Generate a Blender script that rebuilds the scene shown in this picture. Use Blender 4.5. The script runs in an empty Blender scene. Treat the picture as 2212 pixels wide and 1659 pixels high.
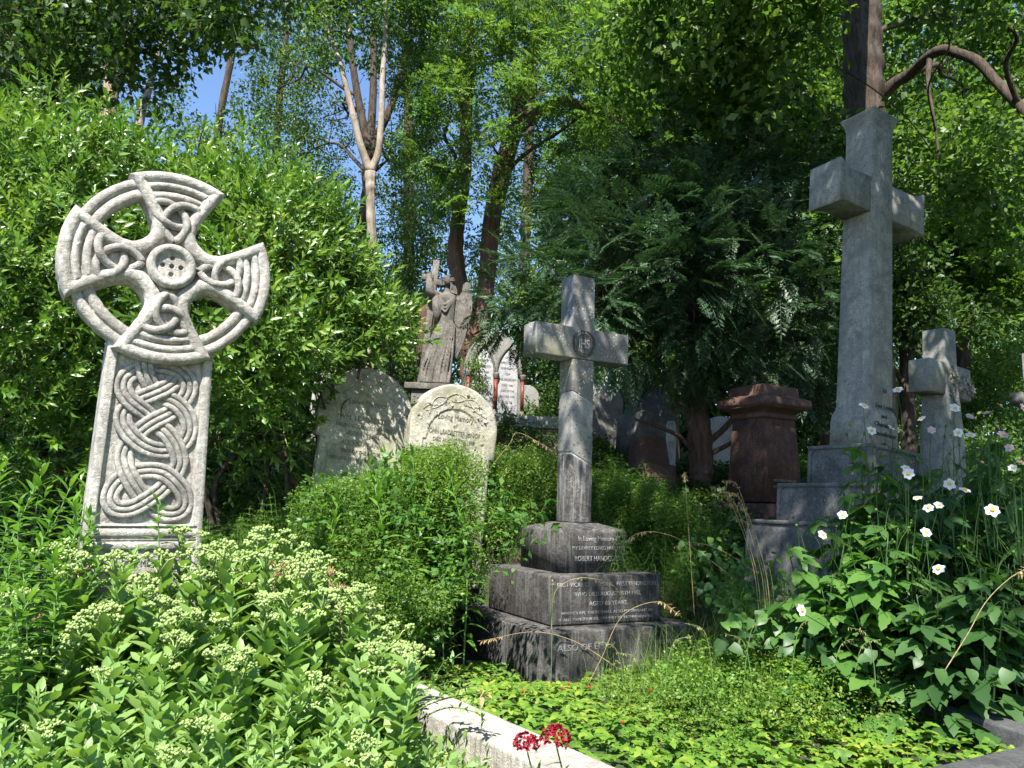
import bpy, bmesh, math, random
import numpy as np
from mathutils import Vector, Matrix, Euler

rng = np.random.default_rng(11)
random.seed(5)
SC = bpy.context.scene
COL = SC.collection
PI = math.pi
R = math.radians

# ------------------------------------------------------------------ camera frame
FPX, CX, CY = 1640.0, 1106.0, 829.5          # focal length and centre, photograph measured 2212 px wide
CAMZ = 1.35
PITCH, ROLL = R(8.7), R(1.5)
_F = np.array([0, math.cos(PITCH), math.sin(PITCH)])
_R0 = np.array([1.0, 0, 0])
_U0 = np.array([0, -math.sin(PITCH), math.cos(PITCH)])
_X = math.cos(ROLL) * _R0 + math.sin(ROLL) * _U0
_Y = -math.sin(ROLL) * _R0 + math.cos(ROLL) * _U0


def ray(px, py):
    return (px - CX) / FPX * _X + (CY - py) / FPX * _Y + _F


def P(px, py, Y):
    d = ray(px, py)
    p = d * (Y / d[1])
    return np.array([p[0], p[1], p[2] + CAMZ])


def Pz(px, py, z):
    d = ray(px, py)
    p = d * ((z - CAMZ) / d[2])
    return np.array([p[0], p[1], p[2] + CAMZ])


def sstep(a, b, x):
    t = np.clip((x - a) / (b - a), 0, 1)
    return t * t * (3 - 2 * t)


LP = np.array([(-60, 0), (2.2, .02), (5.2, .12), (7, .82), (9.5, 1.72), (12, 2.55), (16, 3.2), (24, 4.0), (80, 6.5)], float)
RP = np.array([(-60, 0), (2.2, .02), (5.5, .14), (6.5, .4), (8.5, .95), (10, 1.4), (14, 1.9), (24, 2.6), (80, 6.0)], float)


def ground_z(x, y):
    x = np.asarray(x, float); y = np.asarray(y, float)
    l = np.interp(y, LP[:, 0], LP[:, 1]); r = np.interp(y, RP[:, 0], RP[:, 1])
    k = sstep(0.2, 2.2, x)
    z = l * (1 - k) + r * k
    bed = sstep(-.35, -.75, x - (-.62 + (4.4 - y) * .68)) * sstep(4.9, 4.2, y) * sstep(1.6, 2.4, y)
    z = z + (.17 + .20 * sstep(2.9, 3.6, y)) * bed
    kk = sstep(1.35, 1.0, np.hypot((x - .40) / 1.08, (y - 6.3) / 1.0))
    z = z * (1 - kk) + .10 * kk
    z = z + .03 * np.sin(x * 3.1 + y * 1.7) + .02 * np.sin(x * 7.3 - y * 5.1)
    return z


# ------------------------------------------------------------------ mesh building
class MB:
    def __init__(self):
        self.v, self.f, self.n = [], [], 0

    def add(self, V, F):
        V = np.asarray(V, float).reshape(-1, 3)
        if not isinstance(F, (list, tuple)) or (len(F) and not isinstance(F[0], np.ndarray)):
            F = [np.asarray(F, int)]
        for a in F:
            if len(a):
                self.f.append(np.asarray(a, np.int64) + self.n)
        self.v.append(V); self.n += len(V)
        return self

    def mesh(self, name, smooth=True):
        V = np.concatenate(self.v) if self.v else np.zeros((0, 3))
        me = bpy.data.meshes.new(name)
        me.vertices.add(len(V))
        me.vertices.foreach_set('co', V.astype(np.float32).ravel())
        ls = np.concatenate([a.ravel() for a in self.f]) if self.f else np.zeros(0, int)
        cnt = np.concatenate([np.full(len(a), a.shape[1]) for a in self.f]) if self.f else np.zeros(0, int)
        st = np.concatenate([[0], np.cumsum(cnt)[:-1]]) if len(cnt) else cnt
        me.loops.add(len(ls)); me.loops.foreach_set('vertex_index', ls.astype(np.int32))
        me.polygons.add(len(cnt)); me.polygons.foreach_set('loop_start', st.astype(np.int32))
        if smooth:
            me.polygons.foreach_set('use_smooth', np.ones(len(cnt), bool))
        me.update(calc_edges=True)
        me.validate()
        return me

    def xf(self, M):
        M = np.array(M)
        self.v = [a @ M[:3, :3].T + M[:3, 3] for a in self.v]
        return self


def obj(name, mb, mat, parent=None, smooth=True):
    me = mb.mesh(name, smooth) if isinstance(mb, MB) else mb
    if mat is not None:
        me.materials.clear(); me.materials.append(mat)
    o = bpy.data.objects.new(name, me); COL.objects.link(o)
    if parent is not None:
        o.parent = parent
    return o


def tag(o, label=None, cat=None, group=None, kind=None):
    if label: o['label'] = label
    if cat: o['category'] = cat
    if group: o['group'] = group
    if kind: o['kind'] = kind
    return o


def thing(name, label, cat, loc=(0, 0, 0), rot=(0, 0, 0), group=None):
    o = bpy.data.objects.new(name, None); COL.objects.link(o)
    o.location = loc; o.rotation_euler = rot; o.empty_display_size = .1
    return tag(o, label, cat, group)


def copy_tree(o, parent=None):
    c = o.copy(); COL.objects.link(c)
    if parent is not None: c.parent = parent
    for ch in list(o.children): copy_tree(ch, c)
    return c


def cbox(mb, c, s, bev=.01, seg=2, top=None, M=None):
    """bevelled box; top = (sx, sy) scale of the upper face"""
    bm = bmesh.new(); bmesh.ops.create_cube(bm, size=1)
    for v in bm.verts:
        k = (1, 1) if (top is None or v.co.z < 0) else top
        v.co = Vector((v.co.x * s[0] * k[0], v.co.y * s[1] * k[1], v.co.z * s[2]))
    if bev: bmesh.ops.bevel(bm, geom=bm.edges[:], offset=bev, segments=seg, profile=.6, affect='EDGES')
    bm_to(mb, bm, c, M)
    return mb


def bm_to(mb, bm, c=(0, 0, 0), M=None):
    bmesh.ops.triangulate(bm, faces=[f for f in bm.faces if len(f.verts) > 4])
    bm.verts.index_update()
    V = np.array([v.co[:] for v in bm.verts])
    if M is not None: V = V @ np.array(M)[:3, :3].T
    V = V + np.array(c)
    q = np.array([[v.index for v in f.verts] for f in bm.faces if len(f.verts) == 4], int).reshape(-1, 4)
    t = np.array([[v.index for v in f.verts] for f in bm.faces if len(f.verts) == 3], int).reshape(-1, 3)
    mb.add(V, [q, t]); bm.free()


def catmull(pts, n=8, closed=False):
    p = np.asarray(pts, float)
    if closed: q = np.vstack([p[-1:], p, p[:2]])
    else: q = np.vstack([2 * p[:1] - p[1:2], p, 2 * p[-1:] - p[-2:-1]])
    out = []
    m = len(q) - 3
    for i in range(m):
        a, b, c, d = q[i:i + 4]
        for t in np.linspace(0, 1, n, endpoint=False):
            out.append(.5 * ((2 * b) + (-a + c) * t + (2 * a - 5 * b + 4 * c - d) * t * t + (-a + 3 * b - 3 * c + d) * t ** 3))
    if not closed: out.append(p[-1])
    return np.array(out)


def tube(mb, pts, rad, n=8, cap=True):
    p = np.asarray(pts, float); m = len(p)
    rad = np.broadcast_to(np.asarray(rad, float), (m,))
    t = np.gradient(p, axis=0); t /= np.linalg.norm(t, axis=1)[:, None] + 1e-9
    ref = np.array([0, 0, 1.0]) if abs(t[0][2]) < .9 else np.array([1.0, 0, 0])
    u = np.cross(t[0], ref); u /= np.linalg.norm(u)
    a = np.linspace(0, 2 * PI, n, endpoint=False)
    V = np.zeros((m, n, 3))
    for i in range(m):
        u = u - t[i] * np.dot(u, t[i]); u /= np.linalg.norm(u) + 1e-9
        w = np.cross(t[i], u)
        V[i] = p[i] + rad[i] * (np.cos(a)[:, None] * u + np.sin(a)[:, None] * w)
    i = np.arange(m - 1)[:, None] * n; j = np.arange(n)[None]; j2 = (j + 1) % n
    F = np.stack([i + j, i + j2, i + n + j2, i + n + j], -1).reshape(-1, 4)
    V = V.reshape(-1, 3); Fs = [F]
    if cap:
        V = np.vstack([V, p[0], p[-1]])
        k = np.arange(n)
        Fs.append(np.stack([(k + 1) % n, k, np.full(n, m * n)], 1))
        Fs.append(np.stack([(m - 1) * n + k, (m - 1) * n + (k + 1) % n, np.full(n, m * n + 1)], 1))
    mb.add(V, Fs)
    return mb


def loft(mb, rings, cap=True):
    """rings: (m, n, 3) closed rings"""
    A = np.asarray(rings, float); m, n = A.shape[:2]
    i = np.arange(m - 1)[:, None] * n; j = np.arange(n)[None]; j2 = (j + 1) % n
    F = np.stack([i + j, i + j2, i + n + j2, i + n + j], -1).reshape(-1, 4)
    V = A.reshape(-1, 3); Fs = [F]
    if cap:
        V = np.vstack([V, A[0].mean(0), A[-1].mean(0)]); k = np.arange(n)
        Fs.append(np.stack([(k + 1) % n, k, np.full(n, m * n)], 1))
        Fs.append(np.stack([(m - 1) * n + k, (m - 1) * n + (k + 1) % n, np.full(n, m * n + 1)], 1))
    mb.add(V, Fs)
    return mb


def lathe(mb, prof, n=24, axis='z', c=(0, 0, 0)):
    a = np.linspace(0, 2 * PI, n, endpoint=False)
    rings = []
    for r, h in prof:
        if axis == 'z': rings.append(np.stack([r * np.cos(a), r * np.sin(a), np.full(n, h)], 1))
        else: rings.append(np.stack([r * np.cos(a), np.full(n, h), r * np.sin(a)], 1))
    return loft(mb, np.array(rings) + np.array(c))


def prism(mb, pts, y0, y1, bev=.0):
    """outline in x,z extruded along y (y0 front)"""
    bm = bmesh.new()
    vs = [bm.verts.new((x, y0, z)) for x, z in pts]
    f = bm.faces.new(vs)
    r = bmesh.ops.extrude_face_region(bm, geom=[f])
    for v in [g for g in r['geom'] if isinstance(g, bmesh.types.BMVert)]: v.co.y = y1
    bmesh.ops.recalc_face_normals(bm, faces=bm.faces[:])
    if bev:
        ed = [e for e in bm.edges if abs(e.verts[0].co.y - e.verts[1].co.y) < 1e-6]
        bmesh.ops.bevel(bm, geom=ed, offset=bev, segments=2, profile=.6, affect='EDGES')
    bmesh.ops.triangulate(bm, faces=[f for f in bm.faces if len(f.verts) > 4])
    bm_to(mb, bm)
    return mb


def square_loft(mb, secs, axis='z', bev=.012):
    """secs: (pos, ha, hb[, ca, cb]) chamfered square sections along an axis"""
    rings = []
    for s in secs:
        p, ha, hb = s[:3]; ca, cb = (s[3], s[4]) if len(s) > 3 else (0, 0)
        b = min(bev, ha * .4)
        q = [(-ha + b, -hb), (ha - b, -hb), (ha, -hb + b), (ha, hb - b), (ha - b, hb), (-ha + b, hb), (-ha, hb - b), (-ha, -hb + b)]
        if axis == 'z': rings.append([(x + ca, y + cb, p) for x, y in q])
        else: rings.append([(p, y + cb, -x + ca) for x, y in q])
    return loft(mb, np.array(rings))


def frames(d, up=None, roll=None):
    """basis with y along d, z near up; returns (m,3,3) columns x,y,z"""
    d = d / (np.linalg.norm(d, axis=1)[:, None] + 1e-9)
    if up is None: up = np.tile([0, 0, 1.0], (len(d), 1))
    x = np.cross(d, up); ln = np.linalg.norm(x, axis=1)
    bad = ln < 1e-3
    x[bad] = [1, 0, 0]; ln[bad] = 1
    x /= ln[:, None]
    z = np.cross(x, d)
    if roll is not None:
        c, s = np.cos(roll)[:, None], np.sin(roll)[:, None]
        x, z = x * c + z * s, z * c - x * s
    return np.stack([x, d, z], -1)


def stamp(mb, tpl, org, bas, scl):
    V, Fs = tpl
    m = len(org)
    if m == 0: return mb
    scl = np.broadcast_to(np.asarray(scl, float), (m,))
    W = np.einsum('mij,nj->mni', bas, V) * scl[:, None, None] + org[:, None, :]
    n = len(V)
    off = (np.arange(m) * n)[:, None, None]
    mb.add(W.reshape(-1, 3), [(f[None] + off).reshape(-1, f.shape[1]) for f in Fs])
    return mb


def tpl_of(mb):
    V = np.concatenate(mb.v)
    d = {}
    for a in mb.f: d.setdefault(a.shape[1], []).append(a)
    return V, [np.concatenate(x) for x in d.values()]


def leaf(l=1., w=.4, fold=.25, droop=.15, mid=.45):
    """small folded leaf along +y: 5 vertices"""
    V = np.array([(0, 0, 0), (-w / 2, l * mid, fold * w), (w / 2, l * mid, fold * w), (0, l * mid, 0), (0, l, -droop * l)])
    return V, [np.array([(0, 3, 1), (0, 2, 3), (1, 3, 4), (3, 2, 4)])]


def leaf4(l=1., w=.4, fold=.2, droop=.1):
    V = np.array([(0, 0, 0), (w / 2, l * .45, fold * w), (0, l, -droop * l), (-w / 2, l * .5, fold * w)])
    return V, [np.array([(0, 1, 2, 3)])]


def leaf_big(l=1., w=.6, fold=.2, droop=.2, teeth=0., lobes=None, n=7, heart=0.):
    """finer leaf along +y with optional teeth, heart base or lobes"""
    t = np.linspace(0, 1, n)
    prof = lobes if lobes is not None else np.sin(PI * np.clip(t, 0, 1) ** .75) ** .9
    if lobes is not None: prof = np.interp(t, np.linspace(0, 1, len(lobes)), lobes)
    hw = w / 2 * prof
    if teeth: hw = hw * (1 + teeth * ((np.arange(n) % 2) - .5))
    y = l * t; z = -droop * l * t ** 2
    yb = y - heart * l * (1 - t) ** 4 * 0
    L = np.stack([-hw, yb, z + fold * hw], 1); M_ = np.stack([np.zeros(n), y, z], 1); Rr = np.stack([hw, yb, z + fold * hw], 1)
    if heart:
        L[1, 1] -= heart * l; Rr[1, 1] -= heart * l
        L[0] = M_[0]; Rr[0] = M_[0]
    V = np.vstack([L, M_, Rr])
    F = []
    for i in range(n - 1):
        F += [(i, n + i, n + i + 1, i + 1), (n + i, 2 * n + i, 2 * n + i + 1, n + i + 1)]
    return V, [np.array(F)]


def rand_dirs(n, r=None):
    r = r or rng
    v = rng.normal(size=(n, 3)); return v / np.linalg.norm(v, axis=1)[:, None]


# ------------------------------------------------------------------ materials
def new_mat(name):
    m = bpy.data.materials.new(name); m.use_nodes = True
    nt = m.node_tree; nt.nodes.clear()
    out = nt.nodes.new('ShaderNodeOutputMaterial')
    return m, nt, out


def N(nt, typ, **kw):
    n = nt.nodes.new(typ)
    for k, v in kw.items():
        if k in n.inputs: n.inputs[k].default_value = v
        else: setattr(n, k, v)
    return n


def ramp(nt, stops, fac):
    r = nt.nodes.new('ShaderNodeValToRGB')
    e = r.color_ramp.elements
    while len(e) < len(stops): e.new(.5)
    for i, (p, c) in enumerate(stops):
        e[i].position = p; e[i].color = (*c, 1) if len(c) == 3 else c
    nt.links.new(fac, r.inputs['Fac'])
    return r.outputs['Color']


def mixc(nt, fac, a, b, mode='MIX'):
    n = nt.nodes.new('ShaderNodeMix'); n.data_type = 'RGBA'; n.blend_type = mode
    if isinstance(fac, (int, float)): n.inputs[0].default_value = fac
    else: nt.links.new(fac, n.inputs[0])
    for s, i in ((a, 6), (b, 7)):
        if isinstance(s, tuple): n.inputs[i].default_value = (*s, 1)
        else: nt.links.new(s, n.inputs[i])
    return n.outputs[2]


def noise(nt, co, scale, detail=4, rough=.6, dist=0.):
    n = N(nt, 'ShaderNodeTexNoise'); n.inputs['Scale'].default_value = scale
    n.inputs['Detail'].default_value = detail; n.inputs['Roughness'].default_value = rough
    n.inputs['Distortion'].default_value = dist
    nt.links.new(co, n.inputs['Vector'])
    return n.outputs['Fac']


def coords(nt, kind='Object', scale=None):
    c = nt.nodes.new('ShaderNodeTexCoord')
    o = c.outputs[kind]
    if scale:
        m = nt.nodes.new('ShaderNodeMapping'); m.inputs['Scale'].default_value = scale
        nt.links.new(o, m.inputs['Vector']); o = m.outputs['Vector']
    return o


def mat_stone(name, dark, mid, light, spots=None, spot_scale=22, spot_amt=.6, streak=None, moss=None, rough=.9, bump=.35,
              sc=1., vein=None, dots=None, patch=.75):
    m, nt, out = new_mat(name)
    co = coords(nt)
    n1 = noise(nt, co, 4 * sc, 8, .65); n2 = noise(nt, co, 38 * sc, 6, .7); n3 = noise(nt, co, 130 * sc, 3, .6)
    a = nt.nodes.new('ShaderNodeMath'); a.operation = 'MULTIPLY_ADD'
    nt.links.new(n2, a.inputs[0]); a.inputs[1].default_value = .55
    b = nt.nodes.new('ShaderNodeMath'); b.operation = 'MULTIPLY'; b.inputs[1].default_value = .45
    nt.links.new(n1, b.inputs[0]); nt.links.new(b.outputs[0], a.inputs[2])
    col = ramp(nt, [(.34, dark), (.5, mid), (.64, light)], a.outputs[0])
    f = ramp(nt, [(.3, (.72, .72, .72)), (.7, (1.15, 1.15, 1.15))], n3)
    col = mixc(nt, .8, col, f, 'MULTIPLY')
    pt = ramp(nt, [(.36, (.58, .57, .57)), (.5, (.9, .9, .9)), (.62, (1.12, 1.11, 1.08))], noise(nt, co, 5.5, 6, .62, .6))
    col = mixc(nt, patch, col, pt, 'MULTIPLY')
    if streak:
        cs = coords(nt, scale=(26, 26, 1.6))
        s = noise(nt, cs, 1.2, 5, .7)
        sf = ramp(nt, [(.5, (0, 0, 0)), (.68, (1, 1, 1))], s)
        col = mixc(nt, sf, col, streak)
    if spots:
        v = N(nt, 'ShaderNodeTexVoronoi'); v.inputs['Scale'].default_value = spot_scale
        nt.links.new(co, v.inputs['Vector'])
        vd = nt.nodes.new('ShaderNodeMath'); vd.operation = 'ADD'
        nt.links.new(v.outputs['Distance'], vd.inputs[0])
        w = nt.nodes.new('ShaderNodeMath'); w.operation = 'MULTIPLY'; w.inputs[1].default_value = .7
        nt.links.new(noise(nt, co, spot_scale * .35, 3), w.inputs[0]); nt.links.new(w.outputs[0], vd.inputs[1])
        sf = ramp(nt, [(.42, (spot_amt,) * 3), (.55, (0, 0, 0))], vd.outputs[0])
        col = mixc(nt, sf, col, spots)
    if dots:
        v = N(nt, 'ShaderNodeTexVoronoi'); v.inputs['Scale'].default_value = dots[1]
        nt.links.new(co, v.inputs['Vector'])
        w = nt.nodes.new('ShaderNodeMath'); w.operation = 'MULTIPLY_ADD'; w.inputs[1].default_value = 1.1
        nt.links.new(noise(nt, co, dots[1] * .22, 4, .7), w.inputs[0])
        w2 = nt.nodes.new('ShaderNodeMath'); w2.operation = 'SUBTRACT'; w2.inputs[1].default_value = .42
        nt.links.new(v.outputs['Distance'], w2.inputs[0]); nt.links.new(w2.outputs[0], w.inputs[2])
        sf = ramp(nt, [(.25, (.9, .9, .9)), (.36, (0, 0, 0))], w.outputs[0])
        col = mixc(nt, sf, col, dots[0])
    if moss:
        s = noise(nt, co, 2.3, 5, .6)
        sf = ramp(nt, [(.5, (0, 0, 0)), (.68, (.8, .8, .8))], s)
        col = mixc(nt, sf, col, moss)
    p = N(nt, 'ShaderNodeBsdfPrincipled'); p.inputs['Roughness'].default_value = rough
    p.inputs['Specular IOR Level'].default_value = .25
    nt.links.new(col, p.inputs['Base Color'])
    bp = N(nt, 'ShaderNodeBump'); bp.inputs['Strength'].default_value = bump; bp.inputs['Distance'].default_value = .012
    h = nt.nodes.new('ShaderNodeMath'); h.operation = 'ADD'
    nt.links.new(n2, h.inputs[0]); nt.links.new(n3, h.inputs[1])
    nt.links.new(h.outputs[0], bp.inputs['Height']); nt.links.new(bp.outputs[0], p.inputs['Normal'])
    nt.links.new(p.outputs[0], out.inputs[0])
    return m


def mat_leaf(name, cols, trans=.35, rough=.45, spec=.4, tcol=None, patch=1.2):
    m, nt, out = new_mat(name)
    g = nt.nodes.new('ShaderNodeNewGeometry')
    co = coords(nt)
    n = noise(nt, co, patch, 3)
    a = nt.nodes.new('ShaderNodeMath'); a.operation = 'MULTIPLY_ADD'
    nt.links.new(g.outputs['Random Per Island'], a.inputs[0]); a.inputs[1].default_value = .65
    b = nt.nodes.new('ShaderNodeMath'); b.operation = 'MULTIPLY_ADD'; b.inputs[1].default_value = .9; b.inputs[2].default_value = -.27
    nt.links.new(n, b.inputs[0]); nt.links.new(b.outputs[0], a.inputs[2])
    k = len(cols) - 1
    col = ramp(nt, [(i / k, c) for i, c in enumerate(cols)], a.outputs[0])
    p = N(nt, 'ShaderNodeBsdfPrincipled'); p.inputs['Roughness'].default_value = rough
    p.inputs['Specular IOR Level'].default_value = spec
    nt.links.new(col, p.inputs['Base Color'])
    t = N(nt, 'ShaderNodeBsdfTranslucent')
    tc = mixc(nt, 1., col, tcol or (1.3, 1.4, .6), 'MULTIPLY')
    nt.links.new(tc, t.inputs['Color'])
    mx = N(nt, 'ShaderNodeMixShader'); mx.inputs[0].default_value = trans
    nt.links.new(p.outputs[0], mx.inputs[1]); nt.links.new(t.outputs[0], mx.inputs[2])
    nt.links.new(mx.outputs[0], out.inputs[0])
    return m


def mat_plain(name, col, rough=.7, var=.3, scale=30, spec=.3, bump=0., trans=0.):
    m, nt, out = new_mat(name)
    co = coords(nt)
    n = noise(nt, co, scale, 5)
    c = ramp(nt, [(.3, tuple(x * (1 - var) for x in col)), (.7, tuple(min(1, x * (1 + var)) for x in col))], n)
    p = N(nt, 'ShaderNodeBsdfPrincipled'); p.inputs['Roughness'].default_value = rough
    p.inputs['Specular IOR Level'].default_value = spec
    nt.links.new(c, p.inputs['Base Color'])
    if bump:
        bp = N(nt, 'ShaderNodeBump'); bp.inputs['Strength'].default_value = bump; bp.inputs['Distance'].default_value = .02
        nt.links.new(n, bp.inputs['Height']); nt.links.new(bp.outputs[0], p.inputs['Normal'])
    sh = p.outputs[0]
    if trans:
        t = N(nt, 'ShaderNodeBsdfTranslucent'); nt.links.new(c, t.inputs['Color'])
        mx = N(nt, 'ShaderNodeMixShader'); mx.inputs[0].default_value = trans
        nt.links.new(sh, mx.inputs[1]); nt.links.new(t.outputs[0], mx.inputs[2]); sh = mx.outputs[0]
    nt.links.new(sh, out.inputs[0])
    return m


def mat_bark(name, dark, light, stretch=6., moss=None, bump=.7):
    m, nt, out = new_mat(name)
    co = coords(nt, scale=(stretch, stretch, 1.2))
    n1 = noise(nt, co, 3.2, 8, .7, .4); n2 = noise(nt, coords(nt), 1.3, 3)
    col = ramp(nt, [(.35, dark), (.62, light)], n1)
    if moss:
        f = ramp(nt, [(.5, (0, 0, 0)), (.65, (.7, .7, .7))], n2); col = mixc(nt, f, col, moss)
    p = N(nt, 'ShaderNodeBsdfPrincipled'); p.inputs['Roughness'].default_value = .9; p.inputs['Specular IOR Level'].default_value = .15
    nt.links.new(col, p.inputs['Base Color'])
    bp = N(nt, 'ShaderNodeBump'); bp.inputs['Strength'].default_value = bump; bp.inputs['Distance'].default_value = .04
    nt.links.new(n1, bp.inputs['Height']); nt.links.new(bp.outputs[0], p.inputs['Normal'])
    nt.links.new(p.outputs[0], out.inputs[0])
    return m


def text_mb(lines, mb=None):
    """lines: (text, size, x, z, width_or_None); letters in the x,z plane facing -y, centred on x"""
    mb = mb or MB()
    for s, size, x, z, width in lines:
        cu = bpy.data.curves.new('lettering', 'FONT'); cu.body = s; cu.size = size; cu.align_x = 'CENTER'; cu.extrude = .0025
        cu.resolution_u = 3
        ob = bpy.data.objects.new('lettering', cu); COL.objects.link(ob)
        dg = bpy.context.evaluated_depsgraph_get(); dg.update()
        me = bpy.data.meshes.new_from_object(ob.evaluated_get(dg))
        me.calc_loop_triangles()
        V = np.zeros(len(me.vertices) * 3); me.vertices.foreach_get('co', V); V = V.reshape(-1, 3)
        T = np.zeros(len(me.loop_triangles) * 3, int); me.loop_triangles.foreach_get('vertices', T); T = T.reshape(-1, 3)
        if width and len(V):
            w = V[:, 0].max() - V[:, 0].min(); V[:, 0] *= width / w
        mb.add(np.stack([V[:, 0] + x, -V[:, 2], V[:, 1] + z], 1), [T])
        bpy.data.objects.remove(ob); bpy.data.curves.remove(cu); bpy.data.meshes.remove(me)
    return mb


def inscribe(parent, lines, mat, loc, name='inscription_line'):
    for l in lines:
        o = obj(name, text_mb([l]), mat, parent, smooth=False); o.location = loc
# ================================================================== stone monuments
M_CELT = mat_stone('lichened_limestone', (.19, .172, .155), (.42, .395, .355), (.68, .66, .61), spots=(.19, .17, .155), spot_scale=55, spot_amt=.75, bump=.6, streak=(.26, .24, .21))
M_CELT2 = mat_stone('weathered_limestone_band', (.16, .142, .13), (.33, .31, .28), (.60, .58, .53), spots=(.14, .125, .115), spot_scale=60, spot_amt=.75, bump=.55)
M_PLINTH = mat_stone('blackened_sandstone', (.028, .026, .025), (.062, .058, .055), (.145, .136, .13), streak=(.15, .146, .138), spots=(.025, .024, .022), spot_scale=35, spot_amt=.6, bump=.5)
M_SHAFTLO = mat_stone('half_blackened_sandstone', (.035, .032, .03), (.085, .078, .073), (.24, .23, .215), streak=(.30, .30, .29), spots=(.03, .027, .025), spot_scale=30, spot_amt=.7, bump=.5)
M_SHAFT = mat_stone('pale_grey_sandstone', (.20, .19, .175), (.29, .28, .26), (.38, .37, .345), dots=((.09, .085, .08), 26), bump=.25)
M_CROSSHEAD = mat_stone('lichen_spotted_sandstone', (.13, .122, .115), (.22, .21, .20), (.30, .29, .275), dots=((.58, .57, .53), 34), spots=(.09, .082, .078), spot_scale=18, spot_amt=.55, moss=(.20, .20, .12), bump=.3)
M_MORTAR = mat_stone('lime_mortar', (.35, .34, .32), (.48, .47, .45), (.6, .59, .56), bump=.4)
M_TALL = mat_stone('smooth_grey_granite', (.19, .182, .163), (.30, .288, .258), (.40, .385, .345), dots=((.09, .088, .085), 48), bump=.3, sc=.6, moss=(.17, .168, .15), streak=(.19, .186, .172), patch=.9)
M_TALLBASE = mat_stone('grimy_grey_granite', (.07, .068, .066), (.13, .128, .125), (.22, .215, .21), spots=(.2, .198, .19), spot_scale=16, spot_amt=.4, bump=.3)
M_RED = mat_stone('red_granite', (.055, .029, .021), (.10, .05, .036), (.16, .085, .06), dots=((.03, .02, .017), 42), bump=.35, rough=.85, streak=(.045, .03, .024), patch=1.)
M_REDCAP = mat_stone('dark_brown_granite', (.06, .032, .024), (.11, .06, .045), (.17, .095, .07), bump=.2, rough=.75)
M_HEAD = mat_stone('yellow_lichened_marble', (.22, .205, .15), (.42, .395, .32), (.62, .595, .52), spots=(.17, .155, .105), spot_scale=20, spot_amt=.75, moss=(.24, .235, .13), bump=.5)
M_ANGEL = mat_stone('warm_grey_statue_stone', (.06, .054, .047), (.13, .118, .102), (.25, .228, .20), bump=.35)
M_MARBLE = mat_stone('white_marble', (.34, .34, .345), (.46, .46, .465), (.58, .58, .58), bump=.12)
M_GREYST = mat_stone('dull_grey_headstone', (.16, .155, .145), (.27, .265, .25), (.38, .37, .355), moss=(.17, .19, .12), bump=.35)
M_KERB = mat_stone('pale_kerb_stone', (.26, .235, .205), (.42, .39, .345), (.56, .53, .48), spots=(.22, .20, .175), spot_scale=40, spot_amt=.55, streak=(.2, .185, .16), bump=.5)
M_DARKSLAB = mat_stone('dark_slate_slab', (.04, .042, .042), (.075, .077, .077), (.12, .12, .12), bump=.4)
M_LETTER = mat_stone('worn_lead_lettering', (.05, .05, .05), (.25, .25, .25), (.5, .5, .49), bump=.2, sc=.45)
M_LETTERDARK = mat_plain('black_lettering', (.05, .05, .05), .8, .5, 60)
M_LETTERSOFT = mat_plain('worn_lettering', (.15, .14, .11), .9, .35, 60)
M_LETTERFAINT = mat_plain('faint_lettering', (.26, .18, .15), .9, .35, 60)


def catmull_z(pts, n=9, closed=False):
    return catmull(pts, n, closed)


def relief(mb, x0, x1, z0, z1, cell, sdf, hf, back, wear=.0):
    """carved slab: front surface y = -hf(x, z) where sdf < 0, walls down to y = back"""
    xs = np.arange(x0, x1 + cell, cell); zs = np.arange(z0, z1 + cell, cell)
    X, Z = np.meshgrid(xs, zs, indexing='ij')
    d = sdf(X, Z)
    if wear:
        d = d + wear * (np.sin(X * 61 + 3 * np.sin(Z * 37)) + np.sin(Z * 83 + 2 * np.sin(X * 47))) * .5
    e = cell * .5
    gx = (sdf(X + e, Z) - sdf(X - e, Z)) / (2 * e); gz = (sdf(X, Z + e) - sdf(X, Z - e)) / (2 * e)
    keep = (d[:-1, :-1] < cell) & (d[1:, :-1] < cell) & (d[:-1, 1:] < cell) & (d[1:, 1:] < cell)
    keep &= ((d[:-1, :-1] + d[1:, :-1] + d[:-1, 1:] + d[1:, 1:]) < 2 * cell)
    dd = np.clip(d, 0, cell * 1.5)
    g2 = np.maximum(gx ** 2 + gz ** 2, .25)
    X = X - gx * dd / g2; Z = Z - gz * dd / g2
    H = hf(X, Z)
    nx, nz = X.shape
    idx = np.arange(nx * nz).reshape(nx, nz)
    q = np.stack([idx[:-1, :-1], idx[1:, :-1], idx[1:, 1:], idx[:-1, 1:]], -1)[keep]
    used = np.unique(q); mp = -np.ones(nx * nz, int); mp[used] = np.arange(len(used))
    front = np.stack([X.ravel(), -H.ravel(), Z.ravel()], 1)[used]
    q = mp[q]
    mb.add(front, [q])
    bk = front.copy(); bk[:, 1] = back
    mb.add(bk, [q[:, ::-1]])
    ed = np.concatenate([q[:, [0, 1]], q[:, [1, 2]], q[:, [2, 3]], q[:, [3, 0]]])
    key = ed.min(1) * 10 ** 7 + ed.max(1)
    u, inv, cnt = np.unique(key, return_inverse=True, return_counts=True)
    be = ed[cnt[inv] == 1]
    uv = np.unique(be); m2 = -np.ones(len(front), int); m2[uv] = np.arange(len(uv))
    a = front[uv]; b = bk[uv]; nv = len(uv)
    e2 = m2[be]
    mb.add(np.vstack([a, b]), [np.stack([e2[:, 1], e2[:, 0], e2[:, 0] + nv, e2[:, 1] + nv], 1)])
    return mb


def roll_profile(t):
    """rounded bump for t in -1..1"""
    return np.sqrt(np.clip(1 - t * t, 0, 1))


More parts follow.
